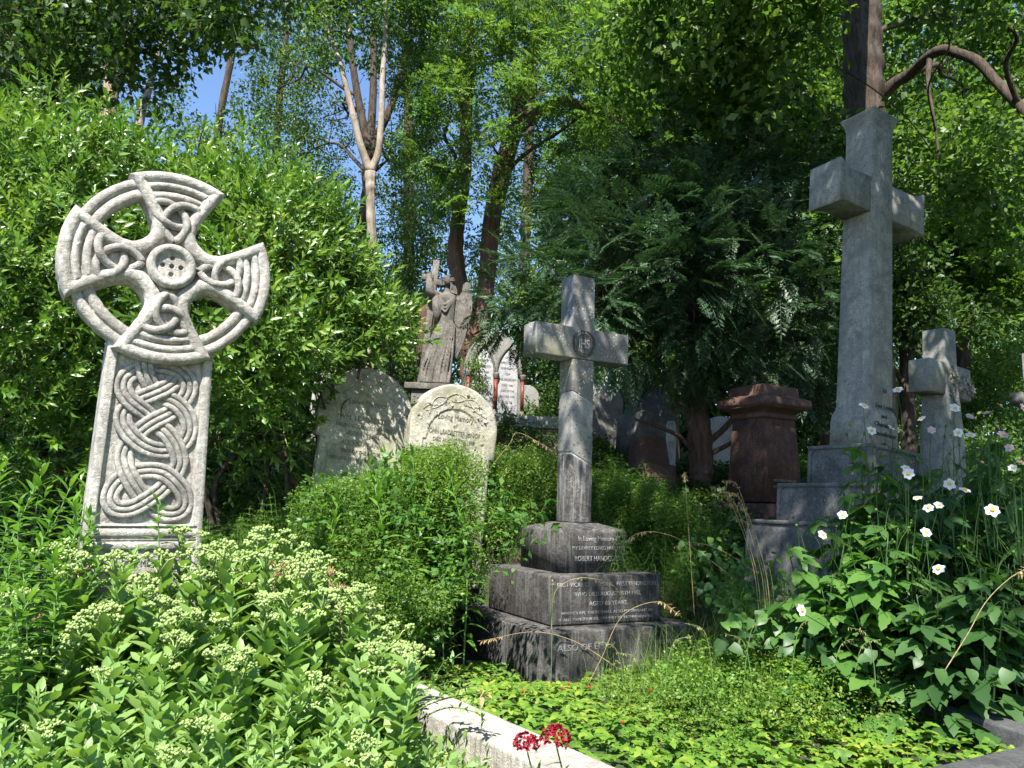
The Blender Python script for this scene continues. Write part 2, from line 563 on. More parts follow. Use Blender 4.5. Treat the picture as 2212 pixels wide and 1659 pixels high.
def strands(mb, path, lev, offs, r, front=-.0, amp=1.0, closed=False, n=10, nseg=8):
    """parallel rounded strands along a 2-D path (x, z) with an over-and-under level"""
    A = np.column_stack([path, lev])
    C = catmull(A, nseg, closed)
    if closed: C = np.vstack([C, C[:1]])
    p, l = C[:, :2], C[:, 2]
    t = np.gradient(p, axis=0)
    if closed: t[0] = t[-1] = (p[1] - p[-2])
    t /= np.linalg.norm(t, axis=1)[:, None] + 1e-9
    s = np.stack([-t[:, 1], t[:, 0]], 1)
    a = np.linspace(0, 2 * PI, n, endpoint=False)
    for o in offs:
        c = p + s * o
        rings = np.zeros((len(c), n, 3))
        rings[:, :, 0] = c[:, 0:1] + r * np.cos(a)[None] * s[:, 0:1]
        rings[:, :, 2] = c[:, 1:2] + r * np.cos(a)[None] * s[:, 1:2]
        rings[:, :, 1] = front - (amp * r * np.clip(l, -1, 1))[:, None] - .9 * r * np.sin(a)[None]
        loft(mb, rings, cap=not closed)
    return mb


def triquetra(mb, cx, cz, r, ang, rad, front):
    """three interlaced arcs with pointed corners; ang = direction of one point"""
    for k in range(3):
        th = np.linspace(180, 360, 33)
        l = np.interp(th, [180, 205, 240, 270, 300, 335, 360], [0, .3, .95, .1, -.75, .0, 0])
        x = r * np.cos(R(1) * th); z = r * np.sin(R(1) * th) + .577 * r
        rot = ang - R(270) + 2 * PI / 3 * k
        c, s = math.cos(rot), math.sin(rot)
        pts = np.stack([cx + c * x - s * z, cz + s * x + c * z], 1)
        strands(mb, pts[::2], l[::2], [0], rad, front, .8, nseg=3)
    return mb


# ------------------------------------------------------------------ Celtic wheel cross
def celtic_cross():
    YW = R(33)
    C = P(368, 580, 4.0)
    base = np.array([C[0] - .0, C[1], .18])
    root = thing('celtic_cross', 'tall pale wheel-headed cross carved with interlaced knotwork, upper right of its ring broken away',
                 'cross', tuple(base), (0, R(0.0), YW))
    hz = C[2] - base[2]
    RR = .535
    ARM = [PI / 2, 0, PI, -PI / 2]

    def arm_d(X, Z, ang, grow=0.):
        a = X * math.cos(ang) + Z * math.sin(ang); b = -X * math.sin(ang) + Z * math.cos(ang)
        an, bn = a / RR, np.abs(b) / RR
        w = np.interp(an, [0, .30, .38, .46, .56, .70, .89, 1.1], [.26, .215, .205, .215, .262, .345, .462, .60])
        d = np.maximum((bn - w) * .86, np.hypot(an, bn) - 1.0)
        d = np.maximum(d, -an + .05)
        return d * RR - grow

    def smin(a, b, k):
        h = np.clip(.5 + .5 * (b - a) / k, 0, 1)
        return b * (1 - h) + a * h - k * h * (1 - h)

    def sdf(X, Z):
        d = np.hypot(X, Z) - .345 * RR
        for a in ARM: d = smin(d, arm_d(X, Z, a), .045 * RR * 2)
        return d

    def hf(X, Z):
        d = -sdf(X, Z) / RR
        r = np.hypot(X, Z) / RR
        rim = .036 * roll_profile((d - .062) / .066) * (d < .128)
        h = -.036 + np.maximum(rim, 0)
        inner = d > .115
        for rc, hh in ((.845, .030), (.745, .026)):
            h = np.where(inner, np.maximum(h, -.036 + hh * roll_profile((r - rc) / .045)), h)
        edge = np.clip(d / .02, 0, 1)
        h = h - .010 * (1 - edge) ** 2
        h = h + .0008 * np.sin(X * 95 + 2 * np.sin(Z * 60)) * np.sin(Z * 88 + np.sin(X * 51))
        # chips knocked out of the upper arm
        for cx, cz, rr, dep in ((.04, .30, .045, .012), (-.14, .26, .035, .015), (.10, .36, .025, .01)):
            g = np.exp(-((X - cx) ** 2 + (Z - cz) ** 2) / rr ** 2); h = h - dep * g
        return h + .02

    mb = relief(MB(), -RR, RR, -RR, RR, .0032, sdf, hf, .13, .0022)
    head = obj('cross_head', mb, M_CELT, root); head.location = (0, -.03, hz)

    def ring_sdf(X, Z):
        r = np.hypot(X, Z) / RR
        d = np.abs(r - .84) - .105
        ang = np.degrees(np.arctan2(Z, X))
        w = np.full(d.shape, 9.)
        for a0, a1 in ((103, 170), (190, 257), (283, 350)):
            m = (a0 + a1) / 2; df = np.abs((ang - m + 180) % 360 - 180)
            w = np.minimum(w, (df - (a1 - a0) / 2) * PI / 180 * r)
        return np.maximum(d, w) * RR

    def ring_h(X, Z):
        r = np.hypot(X, Z) / RR
        h = np.maximum(.024 * roll_profile((r - .895) / .052), .024 * roll_profile((r - .785) / .055))
        return h - .03 + .0008 * np.sin(X * 80) * np.sin(Z * 71)
    for k, (a0, a1) in enumerate(((103, 170), (190, 257), (283, 350))):
        def rs(X, Z, a0=a0, a1=a1):
            r = np.hypot(X, Z) / RR; ang = np.degrees(np.arctan2(Z, X)); m = (a0 + a1) / 2
            df = np.abs((ang - m + 180) % 360 - 180)
            return np.maximum(np.abs(r - .84) - .105, (df - (a1 - a0) / 2) * PI / 180 * r) * RR
        rm = relief(MB(), -RR, RR, -RR, RR, .0042, rs, ring_h, .10, .003)
        o = obj('ring_segment', rm, M_CELT, root); o.location = (0, -.03, hz)
    # central boss with five drilled holes
    mb = MB()
    def bs(X, Z): return np.hypot(X, Z) - .232 * RR
    def bh(X, Z):
        r = np.hypot(X, Z) / RR
        h = .004 + .030 * roll_profile((r - .185) / .048)
        h = np.where(r < .14, np.maximum(h, .012), h)
        for hx, hz_ in ((0, 0), (.085, 0), (-.085, 0), (0, .085), (0, -.085)):
            g = np.hypot(X / RR - hx, Z / RR - hz_)
            h = h - .024 * sstep(.026, .016, g)
        return h + .002
    relief(mb, -.13, .13, -.13, .13, .0025, bs, bh, .03)
    o = obj('boss', mb, M_CELT, root); o.location = (0, -.035, hz)
    for ang in ARM:
        cx, cz = .515 * RR * math.cos(ang), .515 * RR * math.sin(ang)
        t = triquetra(MB(), cx, cz, .212 * RR, ang + PI, .040 * RR, .002)
        o = obj('triquetra_knot', t, M_CELT2, root); o.location = (0, -.032, hz)
        if ang == PI / 2: o['label'] = 'chipped three-cornered knot with bright broken stone'

    # shaft: tapered slab with sunk panel
    zt = hz - .78 * RR; zpb = C[2] - base[2] - (P(350, 580, 4)[2] - P(350, 1138, 4)[2])  # panel bottom
    ztop_panel = zt - .015

    def halfw(Z): return np.interp(Z, [0, zt], [.305, .258])

    def ssdf(X, Z): return np.maximum(np.maximum(np.abs(X) - halfw(Z), Z - zt), -Z - .2)

    def shf(X, Z):
        hw = halfw(Z)
        e = hw - np.abs(X)
        b = .046
        h = np.zeros_like(X)
        m = (e > b) & (Z > zpb) & (Z < ztop_panel - .01)
        din = np.minimum(np.minimum(e - b, Z - zpb), ztop_panel - .01 - Z)
        h = np.where(m, -.026 * sstep(0, .014, din), h)
        for zc, rr_ in ((zpb - .035, .026), (zpb - .100, .026)):
            k = (e > .03)
            t = np.abs(Z - zc) / rr_
            h = np.where(k & (t < 1.2), -.016 + .018 * roll_profile(t), h)
        h = np.where((Z < zpb - .132) & (e > .035), -.014, h)
        h = h - .010 * (1 - np.clip(e / .02, 0, 1)) ** 2
        return h + .0006 * np.sin(X * 95 + 2 * np.sin(Z * 60)) * np.sin(Z * 88 + np.sin(X * 51))
    o = obj('shaft', relief(MB(), -.32, .32, -.2, zt, .0042, ssdf, shf, .19), M_CELT, root)
    # interlace, traced in panel pixels, three strands to the band
    S2 = [(330, 260, -1), (235, 330, -.2), (212, 410, .2), (262, 490, .5), (350, 552, .9), (440, 600, -.3), (512, 668, -1),
          (575, 705, .2), (640, 750, 1), (712, 830, 1), (752, 910, .5), (765, 975, 0), (738, 1040, -.7), (680, 1110, -1),
          (600, 1188, .7), (500, 1252, 1), (400, 1308, .5), (300, 1340, .1), (195, 1332, 0), (142, 1272, 0), (160, 1190, -.5),
          (235, 1112, -1), (335, 1066, -1), (430, 1045, -.3), (520, 1040, .1), (620, 1056, .7), (725, 1120, 1), (808, 1205, .5),
          (832, 1290, 0), (785, 1352, 0), (690, 1372, -.2), (590, 1350, -1), (490, 1290, -1), (405, 1215, -.3), (330, 1130, .8),
          (278, 1050, 1), (252, 975, .1), (250, 915, -.6), (290, 835, -1), (355, 765, -.3), (430, 702, 1), (530, 642, 1),
          (635, 592, -.2), (715, 530, -1), (795, 455, -.4), (832, 370, 0), (800, 285, 0), (705, 224, 0), (600, 205, 0), (490, 205, -.5), (405, 222, -1)]
    S1 = [(420, 118, .5), (388, 190, 1), (402, 270, 1), (440, 340, .4), (500, 412, -1), (575, 460, -1), (655, 480, .4), (740, 520, 1),
          (812, 590, .7), (850, 690, .2), (818, 785, -.5), (745, 845, -1), (650, 875, -.7), (580, 882, 0), (490, 872, .4), (395, 838, .8),
          (300, 775, 1), (232, 690, .3), (228, 610, -.4), (290, 540, -1), (370, 488, -.5), (445, 455, .6), (525, 420, 1), (612, 378, .6),
          (680, 325, -.7), (705, 285, -1)]
    zs_top, zs_bot = ztop_panel - .03, zpb + .012

    def pm(x, y):
        t = (y - 100) / 1345.0
        xc = 550 + (465 - 550) * t; hw = 400 + 43 * t
        z = zs_top + (zs_bot - zs_top) * t
        return (x - xc) / hw * (halfw(z) - .05), z
    for S, cl in ((S2, True), (S1, False)):
        pth = np.array([pm(x, y) for x, y, _ in S]); lev = np.array([l for _, _, l in S])
        o = obj('interlace_band', strands(MB(), pth, lev, (-.0305, 0, .0305), .0158, .018, .62, cl), M_CELT2, root)
    inscribe(root, [('IN LOVING MEMORY OF', .045, 0, zpb - .20, .40)], M_LETTER, (0, .012, 0))
    return root


celtic_cross()


# ------------------------------------------------------------------ stepped memorial cross
def memorial_cross():
    th = R(28)
    c0 = np.array([.54, 6.47, 0.])
    root = thing('memorial_cross', 'grey stone cross with cracked shaft on three blackened lettered steps', 'cross', tuple(c0), (0, R(.4), th))
    zs = [(-.3, .435, 1.44), (.435, .80, 1.03), (.80, 1.135, .66)]
    steps = []
    for k, (a, b, w) in enumerate(zs):
        mb = MB()
        if k < 2: cbox(mb, (0, 0, (a + b) / 2), (w, w, b - a - .004), .014)
        else:
            h = w / 2
            square_loft(mb, [(a + .002, h, h), (b - .03, h, h), (b - .01, h - .008, h - .008), (b, h - .025, h - .025), (b + .045, .16, .16)], bev=.03)
        steps.append(obj('plinth_step', mb, M_PLINTH, root, smooth=False))
    # shaft: three pieces meeting at slanting breaks; the corner heights at (left-back, left-front, right-front, right-back)
    zA, zT = 1.18, P(1250, 602, 6.4)[2]
    h = .108
    zc1 = P(1237, 846, 6.35)[2]; zc1r = P(1285, 872, 6.4)[2]
    zc2 = P(1237, 979, 6.35)[2]; zc2r = P(1285, 1008, 6.4)[2]

    def piece(name, mat, bot, top):
        bm = bmesh.new()
        cs = [(-h, h), (-h, -h), (h, -h), (h, h)]
        vb = [bm.verts.new((x, y, z)) for (x, y), z in zip(cs, bot)]; vt = [bm.verts.new((x, y, z)) for (x, y), z in zip(cs, top)]
        bm.faces.new(vb[::-1]); bm.faces.new(vt)
        for i in range(4): bm.faces.new((vb[i], vb[(i + 1) % 4], vt[(i + 1) % 4], vt[i]))
        bmesh.ops.bevel(bm, geom=bm.edges[:], offset=.011, segments=2, profile=.5, affect='EDGES')
        mb = MB(); bm_to(mb, bm)
        return obj(name, mb, mat, root, smooth=False)
    g = .006
    c2 = [zc2 + .01, zc2, zc2r, zc2r - .01]; c1 = [zc1 - .005, zc1, zc1r, zc1r - .005]
    piece('lower_shaft', M_SHAFTLO, [zA] * 4, [z - g for z in c2])
    piece('middle_shaft', M_SHAFT, [z + g for z in c2], [z - g for z in c1])
    za = P(1262, 704, 6.3)[2]; zb = P(1262, 772, 6.3)[2]
    piece('upper_shaft', M_CROSSHEAD, [z + g for z in c1], [zb - .004] * 4)
    for c in (c1, c2):
        q = h - .006
        mb = MB()
        cs = [(-q, q), (-q, -q), (q, -q), (q, q)]
        V = [(x, y, z - .012) for (x, y), z in zip(cs, c)] + [(x, y, z + .012) for (x, y), z in zip(cs, c)]
        mb.add(V, [np.array([(3, 2, 1, 0), (4, 5, 6, 7), (0, 1, 5, 4), (1, 2, 6, 5), (2, 3, 7, 6), (3, 0, 4, 7)])])
        obj('mortar_joint', mb, M_MORTAR, root, smooth=False)
    # cross head: upright and arms as one outline
    L = .475; zt = zT + .02
    mb = MB()
    prism(mb, [(-h, zb), (h, zb), (h, zb + .002), (L, zb + .002), (L, za), (h, za), (h, zt), (-h, zt), (-h, za), (-L, za), (-L, zb + .002), (-h, zb + .002)], -h, h, .012)
    head = obj('cross_head', mb, M_CROSSHEAD, root, smooth=False)
    zm = (za + zb) / 2
    mb = MB()
    lathe(mb, [(.001, -.004), (.075, -.004), (.082, -.010), (.090, -.014), (.098, -.010), (.101, -.004), (.104, -.010), (.112, -.013), (.118, -.006), (.120, .004), (.001, .004)], 40, 'y', (0, -h, zm))
    ro = obj('roundel', mb, M_SHAFTLO, root)
    t = text_mb([('IHS', .115, 0, zm - .042, .105)])
    o = obj('monogram', t, M_MORTAR, ro); o.location = (0, -h - .006, 0)
    # inscriptions
    inscribe(steps[2], [('In Loving Memory of', .058, 0, 1.045, .40), ('MY DEARLY LOVED HUSBAND', .042, 0, .975, .50), ('ROBERT HANDCOCK.', .056, 0, .89, .45)], M_LETTER, (.03, -.33 - .001, 0))
    inscribe(steps[1], [("FIRST VICAR OF S. SIMON'S, WEST KENSINGTON.", .047, 0, .715, .93), ('WHO DIED AUGUST 30TH 1902,', .045, 0, .645, .62), ('AGED 60 YEARS.', .045, 0, .575, .36),
                 ('WHERE I AM, THERE SHALL ALSO MY SERVANT BE.', .03, 0, .515, .86), ('IF ANY MAN SERVE ME, HIM WILL MY FATHER HONOUR.', .03, 0, .468, .88)], M_LETTER, (0, -.515 - .001, 0))
    inscribe(steps[0], [('ALSO OF EMILY', .06, -.33, .30, .50), ('HIS WIDOW', .05, .46, .30, .32)], mat_plain('dull_lead_lettering', (.2, .2, .2), .7, .4, 50), (0, -.72 - .001, 0))
    return root


memorial_cross()


# ------------------------------------------------------------------ tall leaning cross
def tall_cross():
    th = R(28)
    p0 = P(1850, 970, 6.55)
    z0 = .25
    root = thing('tall_cross', 'tallest smooth grey cross with flared ends, leaning right on panelled steps', 'cross', (p0[0] - .02, 6.6, z0), (0, R(5.4), th))
    hz = lambda py: P(1850, py, 6.5)[2] - z0
    Z1, Z2, Z3 = hz(966), hz(1055), hz(1143)
    lv = [(-.5, Z3, 1.34), (Z3, Z2, .99), (Z2, Z1, .64)]
    for k, (a, b, w) in enumerate(lv):
        mb = MB()
        cbox(mb, (0, 0, (a + b) / 2), (w, w, b - a - .004), .012)
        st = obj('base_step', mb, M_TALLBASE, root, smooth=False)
        mb = MB()
        # raised border with rounded corners on the two visible faces
        zz0, zz1 = max(a, -.1) + .0, b
        for face in range(4):
            M = Matrix.Rotation(face * PI / 2, 3, 'Z')
            hw = w / 2
            bw = .035
            bars = [((0, -hw - .005, zz1 - bw / 2 - .004), (w - .02, .018, bw)), ((-hw + bw / 2 + .01, -hw - .005, (zz0 + zz1) / 2 - bw / 2), (bw, .018, zz1 - zz0 - bw - .012)),
                    ((hw - bw / 2 - .01, -hw - .005, (zz0 + zz1) / 2 - bw / 2), (bw, .018, zz1 - zz0 - bw - .012))]
            for c, s in bars:
                c = np.array(M) @ np.array(c)
                cbox(mb, c, s, .005, 1, M=M)
            for sx in (-1, 1):
                a_ = np.linspace(0, PI / 2, 8)
                rr = .05
                ox, oz = sx * (hw - bw - .012), zz1 - bw - .006
                pts = [(ox, oz)] + [(ox - sx * rr * (1 - math.sin(t)), oz - rr * (1 - math.cos(t))) for t in a_]
                b2 = MB(); prism(b2, pts, -hw - .013, -hw + .005)
                for V in b2.v: V[:] = V @ np.array(M).T
                n0 = mb.n
                for V, F in zip(b2.v, [b2.f]): mb.add(V, list(F))
        obj('raised_border', mb, M_TALLBASE, st, smooth=False)
    hs = .150
    ztop = P(1890, 236, 6.6)[2] - z0 + .02
    zarm = (P(1830, 408, 6.5)[2]) - z0 - .0
    zsh = hz(885)
    mb = MB()
    square_loft(mb, [(Z1 + .001, .20, .20), (zsh - .10, .196, .196), (zsh - .03, .19, .19), (zsh + .01, .172, .172), (zsh + .05, .165, .165),
                     (zarm, hs, hs), (ztop - .22, hs - .004, hs - .004), (ztop - .12, hs, hs), (ztop - .06, hs + .012, hs + .012), (ztop - .02, hs + .034, hs + .034), (ztop - .004, hs + .036, hs + .036), (ztop, hs + .026, hs + .026)], bev=.008)
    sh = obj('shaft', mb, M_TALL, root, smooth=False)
    mb = MB()
    for s in (-1, 1):
        A = [(hs - .004, .172, hs - .006), (.40, .168, hs - .006), (.47, .172, hs + .002), (.52, .186, hs + .012), (.56, .205, hs + .018), (.585, .208, hs + .02), (.592, .20, hs + .012)]
        square_loft(mb, [(s * a[0], a[1], a[2], -zarm if False else 0, 0) for a in A], 'x', bev=.006)
    for V in mb.v: V[:, 2] += zarm
    if True:
        o = obj('cross_arm', mb, M_TALL, root, smooth=False)
    inscribe(sh, [('In', .075, 0, zsh + .16, None), ('Ever Loving', .06, 0, zsh + .02, .23), ('and', .05, 0, zsh - .06, None),
                 ('Cherished', .06, 0, zsh - .14, .25), ('Remembrance', .06, 0, zsh - .22, .31), ('-of-', .055, 0, zsh - .30, None)], M_LETTERDARK, (0, -.203, 0))
    return root


tall_cross()


# ------------------------------------------------------------------ ivy-carved cross at the right
def carved_cross():
    p0 = P(2030, 1000, 8.0); z0 = float(ground_z(p0[0], 8.0)) - .1
    root = thing('carved_cross', 'squat stone cross wreathed in carved flowers behind the pink anemones', 'cross', (p0[0], 8.0, z0), (0, R(3.0), R(33)))
    H = lambda py: P(2030, py, 8.0)[2] - z0
    mb = MB(); h = .125
    square_loft(mb, [(-.1, .17, .17), (H(960), .16, .16), (H(850), h + .01, h + .01), (H(800), h, h), (H(712), h - .004, h - .004)], bev=.015)
    sh = obj('shaft', mb, M_GREYST, root, smooth=False)
    mb = MB(); za = (H(786) + H(856)) / 2; hh = (H(786) - H(856)) / 2
    for s in (-1, 1):
        square_loft(mb, [(s * (h - .01), hh, h - .004), (s * .40, hh, h - .006), (s * .415, hh - .012, h - .016)], 'x', bev=.012)
    for V in mb.v: V[:, 2] += za
    obj('cross_arm', mb, M_GREYST, root, smooth=False)
    mb = MB(); r = np.random.default_rng(3)
    pet = leaf(1, .75, -.3, .35)
    def rose(x, z, s):
        n = 6
        for ring in range(2):
            a = np.arange(n) * 2 * PI / n + ring * .5
            d = np.stack([np.cos(a), np.full(n, -.35 - .6 * ring), np.sin(a)], 1)
            stamp(mb, pet, np.tile([x, -h - .012 - .006 * ring, z], (n, 1)), frames(d, np.tile([0, -1., 0], (n, 1))), s * (1 - .35 * ring))
        lathe(mb, [(.001, -.02), (s * .3, -.012), (s * .36, 0), (.001, 0)], 10, 'y', (x, -h - .012, z))
    for i in range(17):
        z = H(800) - .02 - i * .062 + r.uniform(-.02, .02); rose(.07 * math.sin(i * 1.3) + r.uniform(-.03, .03), z, r.uniform(.05, .085))
    for i in range(9): rose(.10 + .035 * i, za + r.uniform(-.09, .09), r.uniform(.05, .08))
    p = catmull([(.0, -h - .01, H(790)), (.06, -h - .02, H(850)), (-.05, -h - .02, H(900)), (.05, -h - .03, H(950)), (0, -h - .04, H(1010))], 8)
    tube(mb, p, .014, 6)
    obj('flower_garland', mb, M_GREYST, root)
    return root


carved_cross()


# ------------------------------------------------------------------ red granite pedestal
def pedestal():
    p0 = P(1648, 1000, 8.9)
    z0 = float(ground_z(p0[0], 8.9)) - .15
    root = thing('granite_pedestal', 'tapering red granite pedestal with dark moulded cap', 'pedestal', (p0[0], 8.9, z0), (0, R(1.0), R(28)))
    H = lambda py: P(1648, py, 8.6)[2] - z0
    mb = MB()
    square_loft(mb, [(H(1085), .305, .305), (H(903), .25, .25)], bev=.01); b = obj('body', mb, M_RED, root, smooth=False)
    mb = MB(); cbox(mb, (0, 0, (H(1085) - .4) / 2 - .01), (.80, .80, H(1085) + .38), .012); obj('base', mb, M_RED, root, smooth=False)
    mb = MB()
    square_loft(mb, [(H(903) + .002, .25, .25), (H(903) + .02, .268, .268), (H(903) + .035, .268, .268), (H(900) + .04, .254, .254), (H(890), .265, .265), (H(884), .29, .29), (H(880), .34, .34), (H(878), .35, .35)], bev=.008)
    obj('neck_moulding', mb, M_REDCAP, root, smooth=False)
    mb = MB(); square_loft(mb, [(H(878) + .002, .375, .375), (H(868), .385, .385), (H(866), .38, .38), (H(860), .38, .38), (H(858), .37, .37), (H(852), .30, .30), (H(851), .285, .285), (H(832), .275, .275), (H(830), .265, .265), (H(827), .16, .16)], bev=.008)
    obj('cap', mb, M_REDCAP, root, smooth=False)
    inscribe(b, [('IN LOVING MEMORY', .04, 0, H(1040), .36), ('OF A DEAR MOTHER', .04, 0, H(1048) - .03, .38)], M_LETTERFAINT, (0, -.318, 0))
    return root


pedestal()


# ------------------------------------------------------------------ the pair of rounded headstones
def headstone(label, top, width, yaw, lean, zfoot, lines, seed, dark=False):
    """top = (px, py, Y) of the crown of the stone"""
    T = P(*top); z0 = zfoot
    Ht = T[2] - z0
    root = thing('headstone', label, 'headstone', (T[0] - math.sin(lean) * Ht, T[1], z0), (0, lean, yaw))
    hw = width / 2
    r0 = hw
    zc = Ht - r0 * .96
    notch = zc - .26

    def sdf(X, Z):
        head = np.where(Z > zc, np.hypot(X, (Z - zc) / .96) - r0, np.abs(X) - r0 * np.where(Z > notch, 1 - .02 * sstep(zc, notch, Z), 1))
        foot = np.abs(X) - (hw - .055)
        b = np.where(Z < notch, foot, head)
        return np.maximum(b, -Z - .2)

    def hf(X, Z):
        d = -sdf(X, Z)
        h = -.012 * (1 - np.clip(d / .025, 0, 1)) ** 2
        rr = np.hypot(X, (Z - zc + .10) / 1.05)
        pan = (rr < r0 * .62) & (Z > zc - .12) | ((np.abs(X) < r0 * .70) & (Z <= zc - .12))
        h = np.where(pan, h - .010, h)
        return h + .0006 * np.sin(X * 70 + 2 * np.sin(Z * 45)) * np.sin(Z * 66)
    slab = obj('slab', relief(MB(), -hw, hw, -.2, Ht, .008, sdf, hf, .11), M_HEAD, root)
    mb = MB(); r = np.random.default_rng(seed)
    lf = leaf(1, .75, -.2, .2)
    n = 190
    a = r.uniform(R(8), R(172), n); q = r.uniform(.66, .93, n) * r0
    org = np.stack([q * np.cos(a), np.full(n, .003), zc - .06 + q * np.sin(a)], 1)
    d = np.stack([r.normal(size=n), np.full(n, -.25), r.normal(size=n)], 1)
    stamp(mb, lf, org, frames(d, np.tile([0, -1., 0], (n, 1)) + .4 * rand_dirs(n, r)), r.uniform(.03, .06, n))
    for k in range(3):
        aa = np.linspace(R(32), R(148), 60); q2 = r0 * (.80 + .09 * np.sin(aa * (5 + k) + k * 1.3))
        tube(mb, np.stack([q2 * np.cos(aa), np.full(60, .0), zc - .06 + q2 * np.sin(aa)], 1), .006, 5)
    obj('ivy_carving', mb, M_HEAD, root)
    inscribe(slab, [(s, sz, x, zc + z, w) for s, sz, x, z, w in lines], M_LETTERSOFT, (0, .008, 0))
    return root


headstone('round-topped yellowed headstone leaning right in laurel shade, left of the pair', (806, 793, 7.0), .90, R(27), R(4.5), .75,
          [('In', .06, 0, .16, None), ('Loving Memory', .075, 0, .075, .36), ('of', .05, 0, .0, None), ('WM. LEADBETTER', .068, 0, -.075, .50),
           ('DIED DECEMBER 3RD 1883', .05, 0, -.145, .54), ('AGED 76 YEARS.', .05, 0, -.215, .32), ('ALSO MARY ANN,', .062, 0, -.305, .40),
           ('WIFE OF THE ABOVE,', .048, 0, -.38, .38), ('DIED JUNE 7TH 1894. AGED 79 YEARS.', .048, 0, -.45, .58)], 4)
headstone('round-topped yellowed headstone in full sun, right of the pair', (994, 829, 7.1), .88, R(26), R(3.5), .75,
          [('In', .06, 0, .16, None), ('Loving Memory', .075, 0, .08, .36), ('of', .05, 0, .01, None), ('JOHN LEADBETTER JUNIOR', .062, 0, -.06, .54),
           ('DIED AUGUST 9TH 1883', .05, 0, -.13, .42), ('AGED 41 YEARS', .05, 0, -.20, .32), ('JANET ELIZA', .062, 0, -.285, .36)], 9)


# ------------------------------------------------------------------ angel
def angel():
    S = .00151
    fx, fz = P(943, 832, 12.0)[0], P(943, 832, 12.0)[2]
    root = thing('angel_statue', 'weathered stone angel embracing a tall cross, one wing spread', 'statue', (fx, 12.0, fz), (0, R(1.0), 0))
    X = lambda cx: (cx - 330) * S
    Z = lambda cy: (1425 - cy) * S
    body = MB()
    secs = [(1420, 322, 178), (1330, 318, 168), (1200, 318, 150), (1080, 332, 135), (960, 350, 122), (850, 368, 108), (740, 392, 90), (650, 398, 86), (560, 396, 92), (490, 390, 104), (450, 388, 96), (425, 388, 62), (405, 384, 36), (360, 382, 33), (330, 380, 36)]
    n = 64; a = np.linspace(0, 2 * PI, n, endpoint=False); rings = []
    for cy, xc, hx in secs:
        t = np.clip((cy - 500) / 900, 0, 1)
        fold = 1 + t * (.11 * np.sin(11 * a + 1.5 * t * 3) + .05 * np.sin(19 * a - 2 * t)) + .02 * np.sin(7 * a) * (cy > 450)
        rings.append(np.stack([X(xc) + hx * S * fold * np.cos(a), hx * S * .78 * fold * np.sin(a), np.full(n, Z(cy))], 1))
    loft(body, rings[::-1])
    bm = bmesh.new(); bmesh.ops.create_uvsphere(bm, u_segments=24, v_segments=18, radius=1)
    Mh = Matrix.Translation((X(378), -.02, Z(285))) @ Euler((R(-12), R(-22), 0)).to_matrix().to_4x4() @ Matrix.Diagonal((.072, .082, .098, 1))
    bm.transform(Mh); bm_to(body, bm)
    def ell(c, s, rot=(0, 0, 0)):
        bm = bmesh.new(); bmesh.ops.create_uvsphere(bm, u_segments=16, v_segments=12, radius=1)
        bm.transform(Matrix.Translation(c) @ Euler(rot).to_matrix().to_4x4() @ Matrix.Diagonal((*s, 1))); bm_to(body, bm)
    ell((X(330), -.045, Z(275)), (.020, .018, .034), (0, R(-25), 0))       # nose
    ell((X(336), -.045, Z(312)), (.018, .03, .010)); ell((X(337), -.045, Z(322)), (.018, .028, .010))  # lips
    ell((X(345), -.045, Z(338)), (.026, .03, .020))                        # chin
    ell((X(345), -.07, Z(258)), (.028, .02, .010))                         # brow
    # raised arm, hand on the cross
    tube(body, catmull([(X(300), .0, Z(455)), (X(245), -.09, Z(450)), (X(212), -.13, Z(420)), (X(198), -.12, Z(340)), (X(186), -.09, Z(262)), (X(178), -.07, Z(230))], 6),
         np.concatenate([np.linspace(.075, .072, 13), np.linspace(.07, .036, 18)]), 12)
    ell((X(172), -.07, Z(222)), (.034, .03, .042))
    for k in range(4):
        tube(body, [(X(158) + k * .014, -.10, Z(228)), (X(156) + k * .014, -.115, Z(208)), (X(152) + k * .014, -.10, Z(198)), (X(150) + k * .014, -.07, Z(204))], [.011, .011, .010, .008], 6)
    tube(body, [(X(192), -.08, Z(230)), (X(205), -.09, Z(216)), (X(214), -.07, Z(208))], [.012, .011, .008], 6)
    # the other arm wraps the cross from behind
    tube(body, catmull([(X(470), .02, Z(470)), (X(440), .16, Z(560)), (X(330), .20, Z(600)), (X(240), .14, Z(590))], 6), np.linspace(.07, .04, 19), 10)
    # hanging sleeve and shoulder drape
    for x0, y0, z0_, x1, z1, w in ((262, -.11, 455, 290, 725, .022), (285, -.12, 460, 312, 720, .02), (245, -.09, 455, 275, 700, .02), (300, -.10, 470, 330, 690, .02)):
        tube(body, catmull([(X(x0), y0, Z(z0_)), (X((x0 + x1) / 2), y0 - .03, Z((z0_ + z1) / 2)), (X(x1), y0 + .02, Z(z1))], 5), [w * .8, w, w * 1.3, w * 1.4, w * 1.5, w * 1.5, w * 1.5, w * 1.5, w * 1.6, w * 1.5, w][:11], 8)
    for k, (dx, dy) in enumerate(((0, 0), (10, 40), (18, 85))):
        tube(body, catmull([(X(300), -.075, Z(445 + dy)), (X(360 + dx), -.125, Z(560 + dy)), (X(405), -.12, Z(550 + dy * .8)), (X(470), -.06, Z(455 + dy * .4))], 6), .017, 8)
    for k in range(9):   # long folds of the robe
        x0 = 300 + 18 * k; x1 = 190 + 36 * k
        tube(body, catmull([(X(x0 + 50), -.085, Z(690 + 8 * k)), (X((x0 + x1) / 2 + 30), -.115 - .01 * (k % 2), Z(1000)), (X(x1), -.16 - .02 * (k % 2), Z(1250)), (X(x1 - 14), -.19, Z(1420))], 6), np.linspace(.010, .026, 19), 8)
    o = obj('body', body, M_ANGEL, root)
